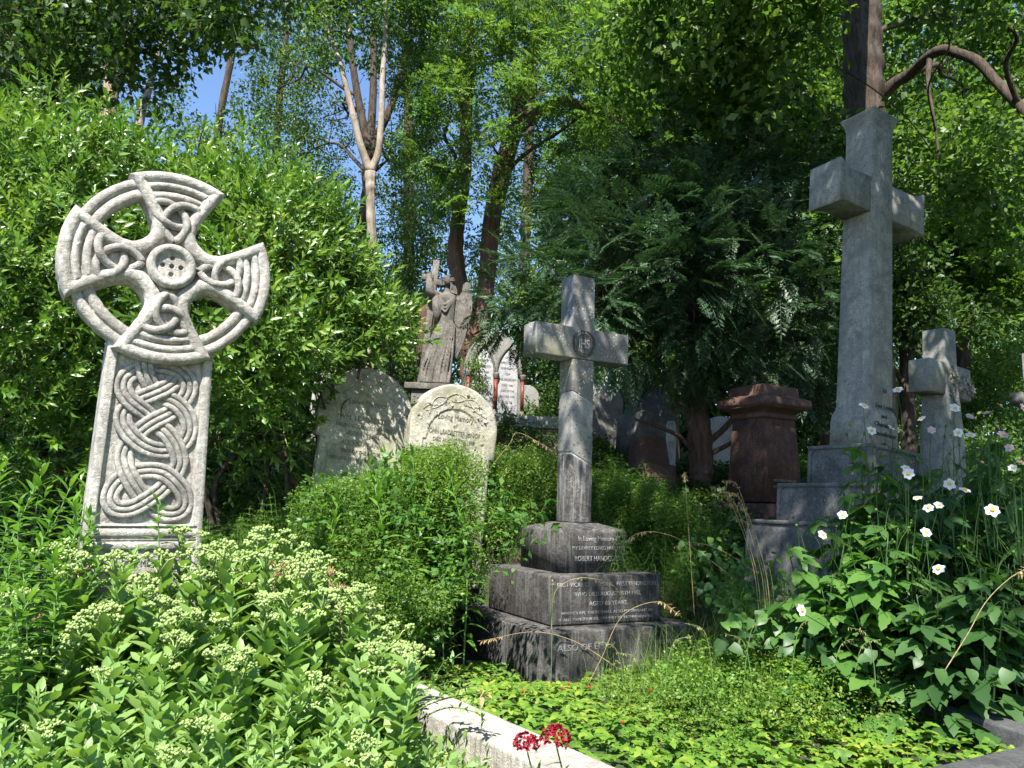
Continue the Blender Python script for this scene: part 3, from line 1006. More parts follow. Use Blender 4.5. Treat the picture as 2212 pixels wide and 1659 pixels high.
    md = o.modifiers.new('join', 'REMESH'); md.mode = 'VOXEL'; md.voxel_size = .009; md.use_smooth_shade = True
    sm = o.modifiers.new('soften', 'SMOOTH'); sm.iterations = 2; sm.factor = .5
    # hair
    hair = MB(); r = np.random.default_rng(2)
    for k in range(46):
        u, v = r.uniform(-.2, 1), r.uniform(-1, 1)
        px_, pz_ = X(395 + 48 * u), Z(262 + 60 * (abs(v)) * (u > .3) + r.uniform(-38, 10) * (1 - abs(u) * .5))
        bm = bmesh.new(); bmesh.ops.create_icosphere(bm, subdivisions=2, radius=r.uniform(.017, .028))
        bm.transform(Matrix.Translation((px_, -.055 + .1 * r.random(), pz_)) @ Matrix.Diagonal((1.3, 1, .9, 1))); bm_to(hair, bm)
    for k in range(7):
        p = [(X(415 + 5 * k), -.05 + .012 * k, Z(300)), (X(430 + 7 * k), -.055 + .012 * k, Z(350)), (X(425 + 10 * k), -.05 + .012 * k, Z(395)), (X(445 + 7 * k), -.05 + .01 * k, Z(430))]
        tube(hair, catmull(p, 4), .013, 7)
    obj('hair', hair, M_ANGEL, root)
    # wings
    def wing(pts, y0, y1, name_label=None):
        mb = MB(); prism(mb, [(X(x), Z(y)) for x, y in pts], y0, y1, .012)
        w = obj('wing', mb, M_ANGEL, root, smooth=False)
        return w
    W = [(468, 720), (462, 560), (480, 470), (520, 440), (545, 400), (553, 320), (580, 292), (612, 290), (635, 315), (650, 400), (664, 500), (666, 610), (650, 720), (622, 850), (585, 970), (540, 1085), (490, 1180), (436, 1250), (408, 1235), (440, 1150), (472, 1050), (492, 930), (500, 800), (505, 735)]
    w = wing(W, -.02, .05)
    mb = MB(); ft = leaf_big(1, .42, .12, .05, n=6)
    for row, (cy, n_, ln) in enumerate(((440, 4, .13), (500, 5, .14), (560, 6, .15), (620, 6, .17), (680, 6, .19))):
        for k in range(n_):
            cx = 500 + (640 - 500) * (k + .3 * (row % 2)) / n_
            d = np.array([[.25 - .1 * k / n_, -.05, -1]])
            stamp(mb, ft, np.array([[X(cx), -.035 - .008 * row * .4, Z(cy)]]), frames(d, np.array([[0, -1., 0]])), ln)
    for k in range(5):
        d = np.array([[-.42 + .05 * k, -.0, -1]])
        stamp(mb, leaf_big(1, .14, .1, .02, n=6), np.array([[X(530 + 22 * k), -.036, Z(735 - 6 * k)]]), frames(d, np.array([[0, -1., 0]])), .74 - .02 * k)
    obj('feathers', mb, M_ANGEL, w)
    # cross
    mb = MB()
    d = np.array([X(168), .03, Z(1425)]); t = np.array([X(250), .05, Z(52)])
    ax = (t - d) / np.linalg.norm(t - d)
    rot = Vector((0, 0, 1)).rotation_difference(Vector(ax)).to_matrix()
    L = np.linalg.norm(t - d)
    cbox(mb, (d + t) / 2, (.105, .10, L), .006, 1, M=rot)
    cbox(mb, np.array([X(165), .03, Z(250)]), (.20, .095, .10), .006, 1, M=rot)
    cbox(mb, np.array([X(305), .03, Z(305)]), (.13, .095, .10), .006, 1, M=rot)
    obj('cross', mb, M_ANGEL, root, smooth=False)
    mb = MB(); cbox(mb, (X(270), .05, -.055), (.78, .6, .10), .012); cbox(mb, (X(290), .05, -.70), (.62, .5, 1.18), .012)
    obj('plinth', mb, M_ANGEL, root, smooth=False)
    return root


angel()


# ------------------------------------------------------------------ gothic tablet stone
def gothic():
    T = P(1062, 706, 11.0); z0 = P(1062, 900, 11.0)[2] - .5
    root = thing('gothic_headstone', 'white marble pointed headstone with twin arched tablets and red colonnettes', 'headstone', (P(1070, 800, 11)[0], 11.0, z0), (0, 0, R(24)))
    H = T[2] - z0; hw = .44; zs = H - .68

    def arch(hw, zs, H, n=14):
        r = ((H - zs) ** 2 + hw ** 2) / (2 * hw)
        a = np.linspace(0, math.asin((H - zs) / r), n)
        rt = [(hw - r + r * math.cos(t), zs + r * math.sin(t)) for t in a]
        return [(hw, 0)] + rt + [(-x, z) for x, z in rt[::-1][1:]] + [(-hw, 0)]
    mb = MB(); prism(mb, arch(hw, zs, H), 0, .16, .012); obj('slab', mb, M_GREYST, root, smooth=False)
    for s in (-1, 1):
        o = [(x * .42 + s * .195, z * (H - .16 if z > 1 else 1) / H if False else z) for x, z in arch(hw, zs, zs + .52)]
        pts = [(s * .195 + x, z) for x, z in arch(.165, zs - .02, zs + .36)]
        pts = [(x, max(z, .55)) for x, z in pts]
        mb = MB(); prism(mb, pts, -.012, .02, .004); tb = obj('tablet', mb, M_MARBLE, root, smooth=False)
        mb = MB()
        pa = np.array([(s * .195 + x, -.014, z) for x, z in arch(.18, zs - .02, zs + .385)])[1:-1]
        tube(mb, pa, .02, 8); obj('arch_moulding', mb, M_ANGEL, root)
        names = [('IN', .04), ('LOVING MEMORY OF', .045), ('GEORGE SMITH', .045), ('DIED 1889', .035), ('AGED 54 YEARS', .035), ('ALSO OF', .035), ('BLANCHE ALBERTA', .045), ('DAUGHTER', .035), ('OF THE ABOVE', .035), ('ALSO OF', .035), ('CLARENCE PERCIVAL', .045), ('SMITH 1901', .035)] if s < 0 else \
                [('IN', .04), ('AFFECTIONATE', .04), ('REMEMBRANCE', .04), ('OF', .035), ('HAZEL INDIA JESSIE SMITH', .042), ('DIED 1893', .035), ('ALSO OF THE', .035), ('BELOVED WIFE', .035), ('ALSO OF', .035), ('EDITH MABEL SMITH', .045), ('WIFE OF', .035), ('GEORGE WILLIAM SMITH', .042)]
        ln = [(t_, sz * 1.25, s * .195, zs + .22 - k * .083, min(.27, .016 * len(t_) + .04)) for k, (t_, sz) in enumerate(names)]
        inscribe(tb, ln, mat_plain('grey_lettering', (.14, .14, .15), .8, .3, 40) if s < 0 else bpy.data.materials['grey_lettering'], (0, -.013, 0))
    for x in (-.43, 0, .43):
        mb = MB(); zc = zs - .04
        lathe(mb, [(.001, .50), (.045, .50), (.045, .54), (.032, .56), (.032, .60)], 14, c=(x, -.03, 0))
        obj('column_base', mb, M_ANGEL, root); mb = MB()
        lathe(mb, [(.032, zc - .06), (.035, zc - .05), (.05, zc), (.05, zc + .03), (.001, zc + .03)], 14, c=(x, -.03, 0)); obj('capital', mb, M_ANGEL, root)
        mb = MB(); lathe(mb, [(.026, .60), (.026, zc - .06)], 14, c=(x, -.03, 0)); obj('colonnette', mb, mat_plain('polished_red_granite', (.15, .035, .022), .4, .35, 60) if x < -.1 else bpy.data.materials['polished_red_granite'], root)
    mb = MB(); cbox(mb, (0, .06, .24), (1.06, .34, .5), .015); obj('base', mb, M_GREYST, root, smooth=False)
    return root


gothic()


# ------------------------------------------------------------------ ivy-hung brick tomb with coping
def tomb():
    a = P(1085, 897, 9.4); b = P(1225, 897, 9.6)
    root = thing('brick_tomb', 'low brick tomb with pale coping slab behind the grey stepped cross', 'tomb', (float(a[0]), 9.4, float(a[2])), (0, 0, R(8)))
    L = 1.05
    mb = MB(); cbox(mb, (L / 2 - .05, .35, -.075), (L + .12, .86, .15), .012); obj('coping', mb, M_GREYST, root, smooth=False)
    m, nt, out = new_mat('old_red_brick')
    br = N(nt, 'ShaderNodeTexBrick'); br.inputs['Scale'].default_value = 4.4
    br.inputs['Color1'].default_value = (.17, .085, .06, 1); br.inputs['Color2'].default_value = (.11, .07, .055, 1); br.inputs['Mortar'].default_value = (.2, .185, .165, 1)
    mp = nt.nodes.new('ShaderNodeMapping'); mp.inputs['Rotation'].default_value = (R(90), 0, 0)
    nt.links.new(coords(nt), mp.inputs['Vector']); nt.links.new(mp.outputs[0], br.inputs['Vector'])
    p = N(nt, 'ShaderNodeBsdfPrincipled'); p.inputs['Roughness'].default_value = .95
    nt.links.new(mixc(nt, .5, br.outputs['Color'], ramp(nt, [(.3, (.5, .5, .5)), (.7, (1.2, 1.2, 1.2))], noise(nt, coords(nt), 14)), 'MULTIPLY'), p.inputs['Base Color']); nt.links.new(p.outputs[0], out.inputs[0])
    mb = MB(); cbox(mb, (L / 2 - .05, .35, -.60), (L, .74, .895), .008); obj('wall', mb, m, root, smooth=False)
    return root


tomb()

# ------------------------------------------------------------------ kerbs, slabs and smaller stones
def kerb():
    A = Pz(856, 1452, .34); B = Pz(1345, 1662, .34)
    d = (B - A)[:2]; d /= np.linalg.norm(d); nrm = np.array([-d[1], d[0]]) * -1
    w = .25
    A2, B2 = A[:2] - d * .5, B[:2] + d * 1.6
    root = thing('grave_kerb', 'pale sunlit stone kerb bordering the planted bed at the front', 'kerb', ((A2[0] + B2[0]) / 2, (A2[1] + B2[1]) / 2, 0), (0, 0, math.atan2(d[1], d[0])))
    ln = np.linalg.norm(B2 - A2)
    mb = MB(); cbox(mb, (0, -w / 2, .12), (ln, w, .44), .018, 3)
    o = obj('kerb_stone', mb, M_KERB, root, smooth=False)
    return root


kerb()


def flat_stone(name, label, cat, pts, z, th, mat, kind=None):
    mb = MB(); bm = bmesh.new()
    c = np.mean(pts, 0)
    vs = [bm.verts.new((p[0] - c[0], p[1] - c[1], 0)) for p in pts]
    f = bm.faces.new(vs); r_ = bmesh.ops.extrude_face_region(bm, geom=[f])
    for v in [g for g in r_['geom'] if isinstance(g, bmesh.types.BMVert)]: v.co.z -= th
    bmesh.ops.recalc_face_normals(bm, faces=bm.faces[:])
    bmesh.ops.bevel(bm, geom=[e for e in bm.edges], offset=.015, segments=2, profile=.6, affect='EDGES')
    bm_to(mb, bm)
    o = obj(name, mb, mat, None, smooth=False); o.location = (c[0], c[1], z)
    return tag(o, label, cat)


q = [Pz(1940, 1672, .32), Pz(2240, 1602, .32), Pz(2270, 1632, .32), Pz(1990, 1712, .32)]
flat_stone('kerb', 'dark mossy kerb edge crossing the bottom right corner', 'kerb', np.array(q), .32, .45, M_DARKSLAB)
q = [Pz(1905, 1482, .30), Pz(2100, 1440, .30), Pz(2330, 1500, .30), Pz(2215, 1585, .30)]
flat_stone('ledger_slab', 'dark grey fallen slab half sunk under the anemones', 'slab', np.array(q), .30, .35, M_DARKSLAB)


def plain_stone(name, label, px, py_top, Y, w, drop, yaw, lean, mat, shape='round', th=.12):
    T = P(px, py_top, Y); zg = T[2] - drop
    root_loc = (float(T[0]), Y, float(zg)); H = drop
    hw = w / 2
    mb = MB()
    if shape == 'round':
        a = np.linspace(0, PI, 18); pts = [(hw * math.cos(t), H - hw * .8 + hw * .8 * math.sin(t)) for t in a]
        prism(mb, [(hw, -.2)] + pts + [(-hw, -.2)], 0, th, .014)
    elif shape == 'gable':
        prism(mb, [(hw, -.2), (hw, H - hw * .5), (hw * .72, H - hw * .42), (0, H), (-hw * .72, H - hw * .42), (-hw, H - hw * .5), (-hw, -.2)], 0, th, .014)
    elif shape == 'block':
        square_loft(mb, [(-.2, hw * 1.15, hw * 1.15), (H * .55, hw, hw), (H * .57, hw * .8, hw * .8), (H, hw * .66, hw * .66)], bev=.015)
    elif shape == 'cross':
        k = .075
        prism(mb, [(k, -.2), (k, H * .62), (hw, H * .62), (hw, H * .62 + 2 * k), (k, H * .62 + 2 * k), (k, H), (-k, H), (-k, H * .62 + 2 * k), (-hw, H * .62 + 2 * k), (-hw, H * .62), (-k, H * .62), (-k, -.2)], 0, .15, .012)
    elif shape == 'obelisk':
        square_loft(mb, [(-.3, hw, hw), (H * .5, hw * .9, hw * .9), (H * .92, hw * .78, hw * .78), (H, .01, .01)], bev=.01)
    o = obj(name, mb, mat, None, smooth=False); o.location = root_loc; o.rotation_euler = (0, lean, yaw)
    return o


tag(plain_stone('pedestal_stone', '', 1396, 836, 11.5, .62, .95, R(24), 0, M_TALLBASE, 'block'), 'dark tapering block monument in shadow beneath the yew', 'monument')
tag(plain_stone('headstone', '', 1452, 900, 10.6, .36, 1.1, R(70), R(16), M_MARBLE, 'round', .10), 'white stone slab leaning hard against the yew trunk', 'headstone')
tag(plain_stone('headstone', '', 1546, 898, 12.5, .55, 1.3, R(10), R(6), M_MARBLE, 'round'), 'pale rounded headstone seen between yew trunk and red pedestal', 'headstone')
tag(plain_stone('headstone', '', 1300, 826, 12.0, .70, 1.0, R(20), R(3), M_GREYST, 'round'), 'mossy rounded headstone in deep shade right of the grey stepped cross', 'headstone')
tag(plain_stone('headstone', '', 1142, 832, 12.2, .42, .8, R(20), R(-2), M_GREYST, 'round'), 'small shaded headstone just right of the white gothic stone', 'headstone')
tag(plain_stone('obelisk', '', 916, 640, 13.2, .30, 2.2, R(20), R(2), M_RED, 'obelisk'), 'slim red granite obelisk partly hidden behind the angel', 'obelisk')
tag(plain_stone('stone_post', '', 1362, 820, 13.5, .12, .8, R(10), R(4), M_CELT, 'block'), 'narrow sunlit stone post glimpsed beneath the yew', 'post')
tag(plain_stone('grave_cross', '', 2236, 760, 9.0, .80, 1.8, R(30), R(2), M_TALLBASE, 'cross'), 'dark stone cross cut off by the right edge', 'cross')
tag(plain_stone('headstone', '', 712, 792, 9.6, .5, 1.2, R(25), R(5), M_GREYST, 'gable'), 'pale gabled headstone peeping out between laurel leaves', 'headstone')
tag(plain_stone('chest_tomb', '', 1400, 945, 9.8, .5, .8, R(24), R(0), M_REDCAP, 'block'), 'low brown chest tomb among shaded horsetails', 'tomb')
# ================================================================== vegetation
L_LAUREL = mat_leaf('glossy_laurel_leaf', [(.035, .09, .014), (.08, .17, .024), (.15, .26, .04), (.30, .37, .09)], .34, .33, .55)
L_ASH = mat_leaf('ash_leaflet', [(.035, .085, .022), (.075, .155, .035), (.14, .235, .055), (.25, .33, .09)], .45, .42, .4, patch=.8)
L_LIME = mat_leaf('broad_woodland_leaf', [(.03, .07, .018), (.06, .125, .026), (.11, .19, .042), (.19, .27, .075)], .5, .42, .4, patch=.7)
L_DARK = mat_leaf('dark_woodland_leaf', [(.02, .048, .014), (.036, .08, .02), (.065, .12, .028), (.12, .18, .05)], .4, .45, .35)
L_MAPLE = mat_leaf('maple_leaf', [(.022, .055, .014), (.045, .095, .02), (.08, .145, .03), (.15, .22, .05)], .5, .42, .4)
L_YEW = mat_leaf('yew_needle', [(.016, .036, .018), (.028, .06, .027), (.05, .10, .042), (.15, .235, .11)], .18, .45, .4, (1.2, 1.5, .8))
L_SEDUM = mat_leaf('stonecrop_leaf', [(.10, .20, .06), (.16, .28, .075), (.23, .35, .095), (.42, .45, .13)], .38, .42, .4)
L_SEDFL = mat_leaf('stonecrop_bud', [(.20, .31, .085), (.28, .39, .12), (.36, .46, .17), (.46, .53, .25)], .25, .7, .2, (1.1, 1.1, .7))
L_HERB = mat_leaf('willow_leaf', [(.05, .13, .022), (.085, .19, .03), (.13, .26, .035), (.22, .34, .06)], .42, .4, .4)
L_HORSE = mat_leaf('horsetail_frond', [(.05, .11, .02), (.075, .16, .026), (.11, .21, .034), (.16, .25, .05)], .4, .5, .25)
L_WEED = mat_leaf('weed_leaf', [(.05, .12, .02), (.09, .18, .03), (.15, .25, .04), (.27, .32, .08)], .42, .45, .35)
L_STRAW = mat_leaf('strawberry_leaf', [(.055, .14, .022), (.10, .21, .03), (.17, .30, .04), (.36, .38, .06)], .42, .45, .35)
L_ANEM = mat_leaf('anemone_leaf', [(.025, .07, .022), (.04, .10, .028), (.06, .135, .034), (.10, .18, .045)], .38, .45, .4)
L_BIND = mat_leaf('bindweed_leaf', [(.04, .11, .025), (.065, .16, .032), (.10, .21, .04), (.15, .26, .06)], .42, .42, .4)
L_GRASS = mat_leaf('grass_blade', [(.06, .13, .022), (.10, .19, .03), (.15, .24, .045), (.28, .30, .10)], .4, .5, .3)
L_STRAWDRY = mat_plain('dry_straw', (.38, .29, .15), .8, .35, 40, trans=.25)
L_STEM = mat_plain('green_stem', (.10, .18, .05), .6, .3, 30)
L_BROWN = mat_plain('dead_flower_head', (.20, .11, .06), .9, .4, 60)
L_WHITE = mat_plain('white_petal', (.80, .78, .82), .6, .04, 20, trans=.3)
L_PINK = mat_plain('pink_petal', (.62, .45, .60), .6, .12, 20, trans=.3)
L_YELLOW = mat_plain('yellow_stamens', (.75, .42, .03), .7, .2, 200)
L_CRIM = mat_plain('crimson_petal', (.24, .006, .022), .6, .5, 120, trans=.15)
L_BERRY = mat_plain('red_berry', (.45, .02, .015), .35, .2, 60)
B_PALE = mat_bark('pale_smooth_bark', (.15, .115, .085), (.36, .30, .24), 2.2, moss=(.14, .14, .09), bump=.6)
B_DARK = mat_bark('dark_ridged_bark', (.032, .025, .02), (.10, .076, .058), 5., bump=1.)
B_RED = mat_bark('reddish_bark', (.08, .045, .032), (.20, .115, .08), 7., moss=(.06, .07, .03))
B_YEW = mat_bark('yew_bark', (.055, .035, .028), (.14, .085, .065), 6.)
B_SNAG = mat_bark('peeling_dead_bark', (.17, .11, .06), (.42, .32, .21), 5.)


# ------------------------------------------------------------------ leaf-spray templates
def spray_laurel():
    mb = MB(); r = np.random.default_rng(1)
    tube(mb, [(0, 0, 0), (0, .12, .0), (0, .24, .01)], [.004, .003, .002], 4, False)
    n = 13; k = np.arange(n); a = k * 2.4
    org = np.stack([np.zeros(n), .05 + .016 * k, np.zeros(n)], 1)
    tilt = np.interp(k, [0, n - 1], [1.25, .35])
    d = np.stack([np.sin(a) * np.sin(tilt), np.cos(tilt), np.cos(a) * np.sin(tilt)], 1)
    stamp(mb, leaf(1, .36, .18, .15), org, frames(d, np.tile([0, 1., 0], (n, 1)), r.uniform(-.4, .4, n)), r.uniform(.065, .095, n))
    return tpl_of(mb)


def spray_pinnate():
    mb = MB(); r = np.random.default_rng(2)
    for f in range(5):
        az = f * 2.5 + r.uniform(-.3, .3); el = r.uniform(-.1, .7)
        d = np.array([math.sin(az) * math.cos(el), math.cos(az) * math.cos(el), math.sin(el)])
        L = r.uniform(.24, .34); m = 6
        t = np.linspace(.2, 1, m)
        pos = d * L * t[:, None] + np.array([0, 0, -1]) * (.10 * t ** 2)[:, None]
        side = np.cross(d, [0, 0, 1.]); side /= np.linalg.norm(side)
        for s in (-1, 1):
            dd = np.tile(d * .55 + side * s, (m, 1)) + r.normal(size=(m, 3)) * .12 + np.array([0, 0, -.22])
            stamp(mb, leaf4(1, .34, .12, .15), pos, frames(dd, None, r.uniform(-.35, .35, m)), r.uniform(.085, .12, m))
        stamp(mb, leaf4(1, .34, .12, .15), pos[-1:], frames((d + [0, 0, -.4])[None]), .11)
    return tpl_of(mb)


def spray_broad(n=24, R_=.3, sz=.095, w=.62, seed=3):
    mb = MB(); r = np.random.default_rng(seed)
    p = rand_dirs(n, r) * (R_ * r.random(n) ** .5)[:, None] * [1, 1, .6]
    d = p / (np.linalg.norm(p, axis=1)[:, None] + 1e-6) + r.normal(size=(n, 3)) * .5 + [0, 0, -.25]
    up = np.tile([0, 0, 1.], (n, 1)) + r.normal(size=(n, 3)) * .45
    stamp(mb, leaf4(1, w, .15, .15), p, frames(d, up), r.uniform(.75, 1.25, n) * sz)
    return tpl_of(mb)


def spray_yew():
    mb = MB(); r = np.random.default_rng(5)
    nd = leaf4(1, .20, .05, .12)
    def drop(y): return -.22 * y * y / .5
    for k in range(17):
        y = .03 + .029 * k; s = 1 if k % 2 else -1
        L = np.interp(k, [0, 4, 16], [.13, .20, .06]) * r.uniform(.85, 1.1)
        d = np.array([s * .82, .58, -.10 + r.uniform(-.12, .12)]); d /= np.linalg.norm(d)
        o = np.array([0, y, drop(y)])
        stamp(mb, nd, o[None], frames(d[None], None, r.uniform(-.3, .3, 1)), L)
        for q in (.3, .5, .7):
            for s2 in (-1, 1):
                e = d * .7 + s2 * np.array([-d[1], d[0], 0]) * .7 + [0, 0, -.05]
                stamp(mb, leaf4(1, .30, .05, .1), (o + d * L * q + [0, 0, -.12 * L * q * q])[None], frames(e[None], None, r.uniform(-.4, .4, 1)), L * .34)
    stamp(mb, nd, np.array([[0, .5, drop(.5)]]), frames(np.array([[0, 1, -.4]])), .09)
    tube(mb, [(0, 0, 0), (0, .25, drop(.25)), (0, .5, drop(.5))], [.005, .004, .002], 4, False)
    return tpl_of(mb)


SP_LAUREL, SP_PIN, SP_BROAD, SP_YEW = spray_laurel(), spray_pinnate(), spray_broad(), spray_yew()
SP_SMALL = spray_broad(26, .26, .075, .55, 8)
SP_BIG = spray_broad(22, .55, .17, .6, 9)
def spray_maple():
    mb = MB(); r = np.random.default_rng(10)
    lf = leaf_big(1, 1.0, .1, .25, lobes=[.06, .62, .95, .5, .62, .3, .28, 0], n=8)
    n = 15; p = rand_dirs(n, r) * (.34 * r.random(n) ** .5)[:, None] * [1, 1, .6]
    d = p * 2 + r.normal(size=(n, 3)) * .5 + [0, 0, -.5]
    stamp(mb, lf, p, frames(d, np.tile([0, 0, 1.], (n, 1)) + r.normal(size=(n, 3)) * .45), r.uniform(.07, .125, n))
    for q in p[:7]: tube(mb, [(0, 0, 0), q * .5 + [0, 0, .03], q], [.005, .004, .002], 4, False)
    return tpl_of(mb)


SP_MAPLE = spray_maple()


def blob_points(c, rad, n, r, shell=.55, cut=None):
    d = rand_dirs(n, r)
    q = (shell ** 3 + (1 - shell ** 3) * r.random(n)) ** (1 / 3)
    # lumpy outline
    lump = 1 + .20 * np.sin(d[:, 0] * 5 + c[0]) * np.sin(d[:, 2] * 6 + c[2]) + .12 * np.sin(d[:, 1] * 9 + d[:, 0] * 7)
    return np.asarray(c) + d * (q * lump)[:, None] * np.asarray(rad), d


def crown(blobs, tpl, dens, seed, scl=(.8, 1.25), shell=.5, out=.9, upb=.35, droop=0., upn=.5):
    """blobs: (px, py, Y, rx, ry, rz[, dens factor]) or ('w', x, y, z, rx, ry, rz)"""
    r = np.random.default_rng(seed); mb = MB()
    for b in blobs:
        c, rad = b[0], b[1]; k = b[2] if len(b) > 2 else 1.
        n = int(dens * k * (rad[0] * rad[1] * rad[2]) ** (2 / 3) * 4 * PI)
        p, d = blob_points(c, rad, n, r, shell)
        dirs = d * out + rand_dirs(n, r) * .55 + np.array([0, 0, upb - droop])
        stamp(mb, tpl, p, frames(dirs, np.tile([0, 0, 1.], (n, 1)) + upn * rand_dirs(n, r)), r.uniform(*scl, n))
    return mb


def B(px, py, Y, r, k=1., sy=1., sz=1., sx=1.):
    """blob centred on a sight line at depth Y, radius in metres"""
    return (P(px, py, Y), np.array([r * sx, r * sy, r * sz]), k)


def limb(mb, a, b, r0, r1=.012, seed=0, sag=.12, twigs=5, tl=.5):
    r = np.random.default_rng(seed)
    a = np.asarray(a, float); b = np.asarray(b, float); L = np.linalg.norm(b - a)
    m = [a + (b - a) * t + r.normal(size=3) * .06 * L * math.sin(PI * t) + np.array([0, 0, sag * L * math.sin(PI * t)]) for t in (0, .25, .5, .75, 1)]
    p = catmull(m, 6)
    tube(mb, p, np.linspace(r0, r1, len(p)), 8)
    for k in range(twigs):
        i = int(len(p) * r.uniform(.4, .98)); i = min(i, len(p) - 1)
        e = p[i] + rand_dirs(1, r)[0] * tl * r.uniform(.5, 1.1) + np.array([0, 0, .15 * tl])
        q = catmull([p[i], (p[i] + e) / 2 + r.normal(size=3) * .07 * tl, e], 5)
        tube(mb, q, np.linspace(r0 * .35, r1 * .5, len(q)), 5)


def trunk_tube(pts, n=14, wob=.0, seed=0):
    """pts: (px, py, Y, radius); the first one is carried down to the ground"""
    r = np.random.default_rng(seed)
    w = [np.append(P(a, b, c), d) for a, b, c, d in pts]
    g = float(ground_z(w[0][0], w[0][1])) - .15
    if w[0][2] > g:
        w = [np.array([w[0][0], w[0][1], g, w[0][3] * 1.35])] + ([np.array([w[0][0], w[0][1], g + .35, w[0][3] * 1.08])] if w[0][2] > g + .6 else []) + w
    A = catmull(np.array(w), 7)
    B_ = catmull(A, 3); n = 26
    mb = MB(); tube(mb, B_[:, :3], B_[:, 3] * (1 + .05 * np.sin(np.arange(len(B_)) * .7)), n)
    V = mb.v[0]; m = len(B_); q = V[:m * n].reshape(m, n, 3); c = B_[:, None, :3]
    a = np.linspace(0, 2 * PI, n, endpoint=False)[None]; zz = B_[:, None, 2]
    k = 1 + .06 * np.sin(6 * a + 1.5 * np.sin(zz * 2.1)) + .035 * np.sin(11 * a - 1.2 * np.sin(zz * 3.7)) + .03 * np.sin(zz * 9 + 3 * a)
    V[:m * n] = (c + (q - c) * k[..., None]).reshape(-1, 3)
    return mb, A


def tree(name, label, trunks, blobs, tpl, dens, leafm, barkm, seed, cat='tree', group=None, limbs=True, lr=.05, **kw):
    r0 = P(*trunks[0][0][:3]); gz = float(ground_z(r0[0], r0[1]))
    root = thing(name, label, cat, (float(r0[0]), float(r0[1]), gz), group=group)
    off = np.array([r0[0], r0[1], gz])
    axis = []
    for k, t in enumerate(trunks):
        if k == 0: mb, A = trunk_tube(t, seed=seed)
        else:
            w = np.array([np.append(P(a, b, c), d) for a, b, c, d in t]); A = catmull(w, 7); mb = MB(); tube(mb, A[:, :3], A[:, 3], 12)
        for V in mb.v: V -= off
        obj('trunk' if k == 0 else 'branch', mb, barkm, root); axis.append(A)
    A = np.vstack(axis)
    if limbs:
        for i, b in enumerate(blobs[:limbs if limbs is not True else 8]):
            c = b[0]
            low = A[A[:, 2] < c[2] + .3]
            if not len(low): low = A
            j = np.argmin(np.linalg.norm(low[:, :3] - c, axis=1) + .5 * np.abs(low[:, 2] - (c[2] - 1.)))
            mb = MB(); limb(mb, low[j, :3], c, min(lr, low[j, 3] * .6), .01, seed * 31 + i, twigs=7, tl=float(np.mean(b[1])) * .9)
            for V in mb.v: V -= off
            obj('branch', mb, barkm, root)
    mb = crown(blobs, tpl, dens, seed, **kw)
    for V in mb.v: V -= off
    obj('crown', mb, leafm, root)
    return root


# ------------------------------------------------------------------ laurel bushes
def bush(label, blobs, seed, stems, dens=95):
    c = P(*stems[0]); g = float(ground_z(c[0], c[1]))
    root = thing('laurel_bush', label, 'bush', (float(c[0]), float(c[1]), g))
    off = np.array([c[0], c[1], g])
    mb = MB()
    for i, s in enumerate(stems):
        p = P(*s); a = np.array([p[0], p[1], float(ground_z(p[0], p[1])) - .1])
        for k in range(3):
            b = blobs[(i * 3 + k) % len(blobs)][0]
            limb(mb, a + np.array([.1 * k - .1, .05 * k, 0]), b, .03, .008, seed * 17 + i * 3 + k, sag=.05, twigs=8, tl=.5)
    for V in mb.v: V -= off
    obj('stem', mb, B_DARK, root)
    mb = crown(blobs, SP_LAUREL, dens, seed, (.55, 1.35), shell=.66, out=.8, upb=.5)
    for V in mb.v: V -= off
    obj('foliage', mb, L_LAUREL, root)
    return root


bush('big glossy laurel bush filling the left edge behind the wheel cross',
     [B(40, 480, 6.6, .75), B(170, 430, 6.8, .62), B(112, 250, 7.0, .16, sz=2.0), B(300, 405, 7.0, .42), B(20, 690, 6.2, .75), B(-90, 340, 7.0, .55), B(180, 590, 6.5, .72), B(-60, 880, 6.0, .6, .35), B(230, 300, 7.1, .2), B(30, 300, 7.0, .25), B(60, 930, 6.5, .5, .6), B(240, 900, 6.6, .45, .6), B(-60, 1010, 6.4, .4, .5), B(160, 1000, 6.8, .35, .5)],
     21, [(40, 1100, 6.5), (160, 1100, 6.8)])
bush('glossy laurel bush between the wheel cross and the yellowed headstones',
     [B(440, 500, 6.9, .58), B(560, 525, 6.8, .63), B(425, 350, 7.2, .13, sz=2.0), B(610, 570, 6.7, .6), B(670, 690, 7.15, .62), B(520, 720, 6.3, .64), B(585, 780, 6.3, .40), B(520, 350, 7.2, .13, sz=1.6), B(600, 400, 7.1, .18), B(480, 900, 6.9, .35, .6), B(600, 900, 7.0, .35, .6), B(520, 980, 7.2, .25, .5)],
     22, [(520, 1050, 6.9), (640, 1040, 7.1)])
bush('lower laurel bush spreading over the left headstone',
     [B(755, 680, 7.3, .36), B(740, 600, 7.3, .27), B(690, 490, 7.1, .2), B(785, 738, 6.9, .13, .8), B(840, 720, 7.3, .2), B(690, 745, 6.5, .2, .6), B(845, 700, 6.9, .1)],
     23, [(640, 1040, 7.3), (680, 1030, 7.4)])

